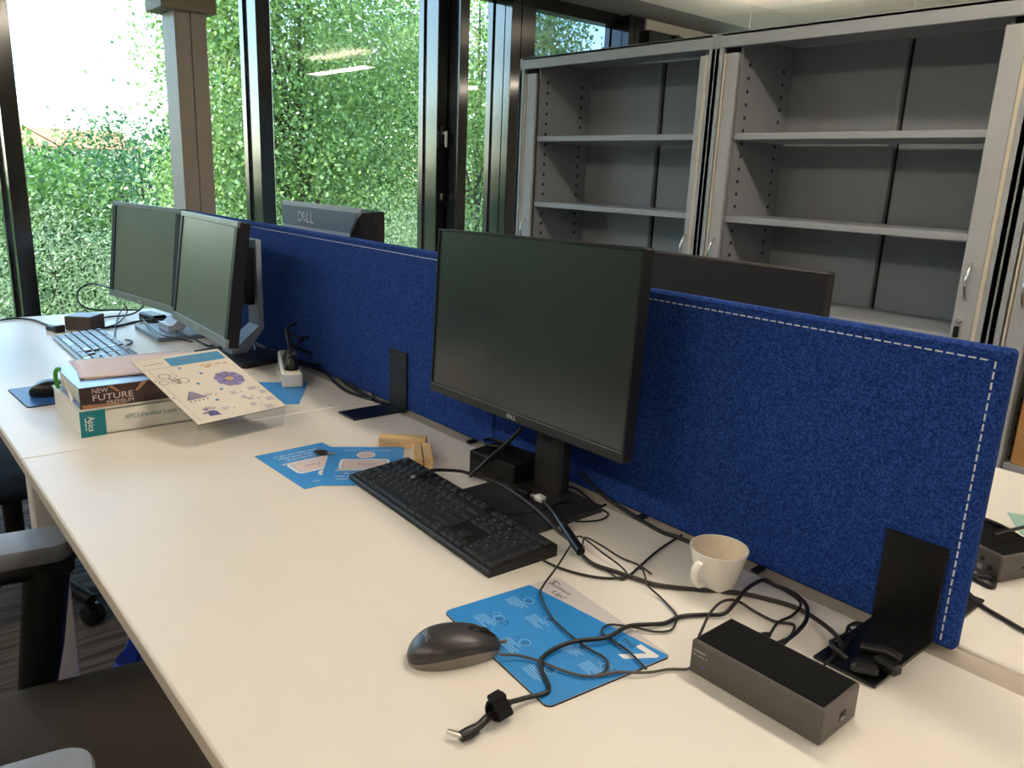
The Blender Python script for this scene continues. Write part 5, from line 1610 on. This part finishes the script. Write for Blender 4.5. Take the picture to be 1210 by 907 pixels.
MB().box((0, 0, 0), (0.012, 0.0085, 0.006), ch=0.001, T=TR(rel(0.722, 0.650, 0.760), rz=rz_)).build('metal_collar', 'metal', ad)
MB().box((0, 0, 0), (0.024, 0.016, 0.010), ch=0.002, T=TR(rel(0.700, 0.649, 0.760), rz=rz_)).build('socket_body', 'black_plastic', ad)

cl = thing('plug_cluster', 'clump of black plugs and leads beside the near bracket, behind the dock', 'plug', (1.318, 0.640, DZ + 0.0048))
MB().box((0, 0, 0.008), (0.030, 0.018, 0.014), ch=0.004, T=TR(rz=R(30))).build('plug_body', 'black_plastic', cl)
MB().box((0.012, 0.024, 0.011), (0.032, 0.016, 0.014), ch=0.004, T=TR(rz=R(-12))).build('plug_body', 'black_plastic', cl)
MB().tube([(-0.02, 0.03, 0.013), (0.006, 0.040, 0.016), (0.022, 0.044, 0.012)], 0.008, 12).build('plug_body', 'black_plastic', cl, smooth=50)
MB().cable([(-0.018, -0.006, 0.012), (-0.04, -0.002, 0.016), (-0.047, 0.010, 0.012), (-0.052, 0.02, 0.008)], 0.003, 8).build('lead', 'cable', cl, smooth=60)

for lab, sx, tips in (('black plug in the back of the near dock, left of two', 1.212, [(0.001, 0.044, -0.003)]),
                      ('wide black plug in the back of the near dock, right of two', 1.2345, [(0.0, 0.046, -0.001)])):
    p = thing('dock_plug', lab, 'plug', (sx, 0.5615, DZ + 0.0185), 0, 'plugs behind the near dock')
    w_ = 0.013 if sx < 1.22 else 0.024
    MB().box((0, 0.014, 0), (w_, 0.028, 0.012), ch=0.003).build('body', 'black_plastic', p)
    MB().tube([(0, 0.024, 0), (0, 0.036, -0.001), tips[0]], 0.004, 8, radii=[0.0055, 0.0042, 0.0034]).build('strain_relief', 'black_plastic', p)
fp = thing('adapter_plug', 'small black adapter plug left of the far dock on the window desk', 'plug', (-1.262, 0.300, DZ), R(20))
MB().box((0, 0, 0.009), (0.055, 0.022, 0.018), ch=0.003).build('body', 'black_plastic', fp)
MB().box((0.034, 0, 0.012), (0.018, 0.030, 0.024), ch=0.002).build('end_block', 'black_plastic', fp)
ab = thing('power_brick', 'black power brick with coiled lead behind the far monitor base', 'power brick', (-1.29, 0.62, DZ), R(10))
MB().box((0, 0, 0.015), (0.11, 0.05, 0.03), ch=0.005).build('body', 'black_plastic', ab)
mb = MB()
pts = [(0.055 + 0.03 * math.cos(a * 0.7), 0.03 * math.sin(a * 0.7), 0.02 + 0.002 * math.sin(a * 2)) for a in range(0, 24)]
mb.cable([(0.05, 0, 0.015)] + pts, 0.0028, 7, sub=3)
mb.build('lead', 'cable', ab, smooth=60)

tp = thing('teal_note', 'pale teal paper lying behind the dock on the desk across the divider', 'paper', (1.305, 1.325, DZ), R(30))
MB().box((0, 0, 0.0004), (0.10, 0.10, 0.0008)).build('sheet', 'teal_paper', tp)
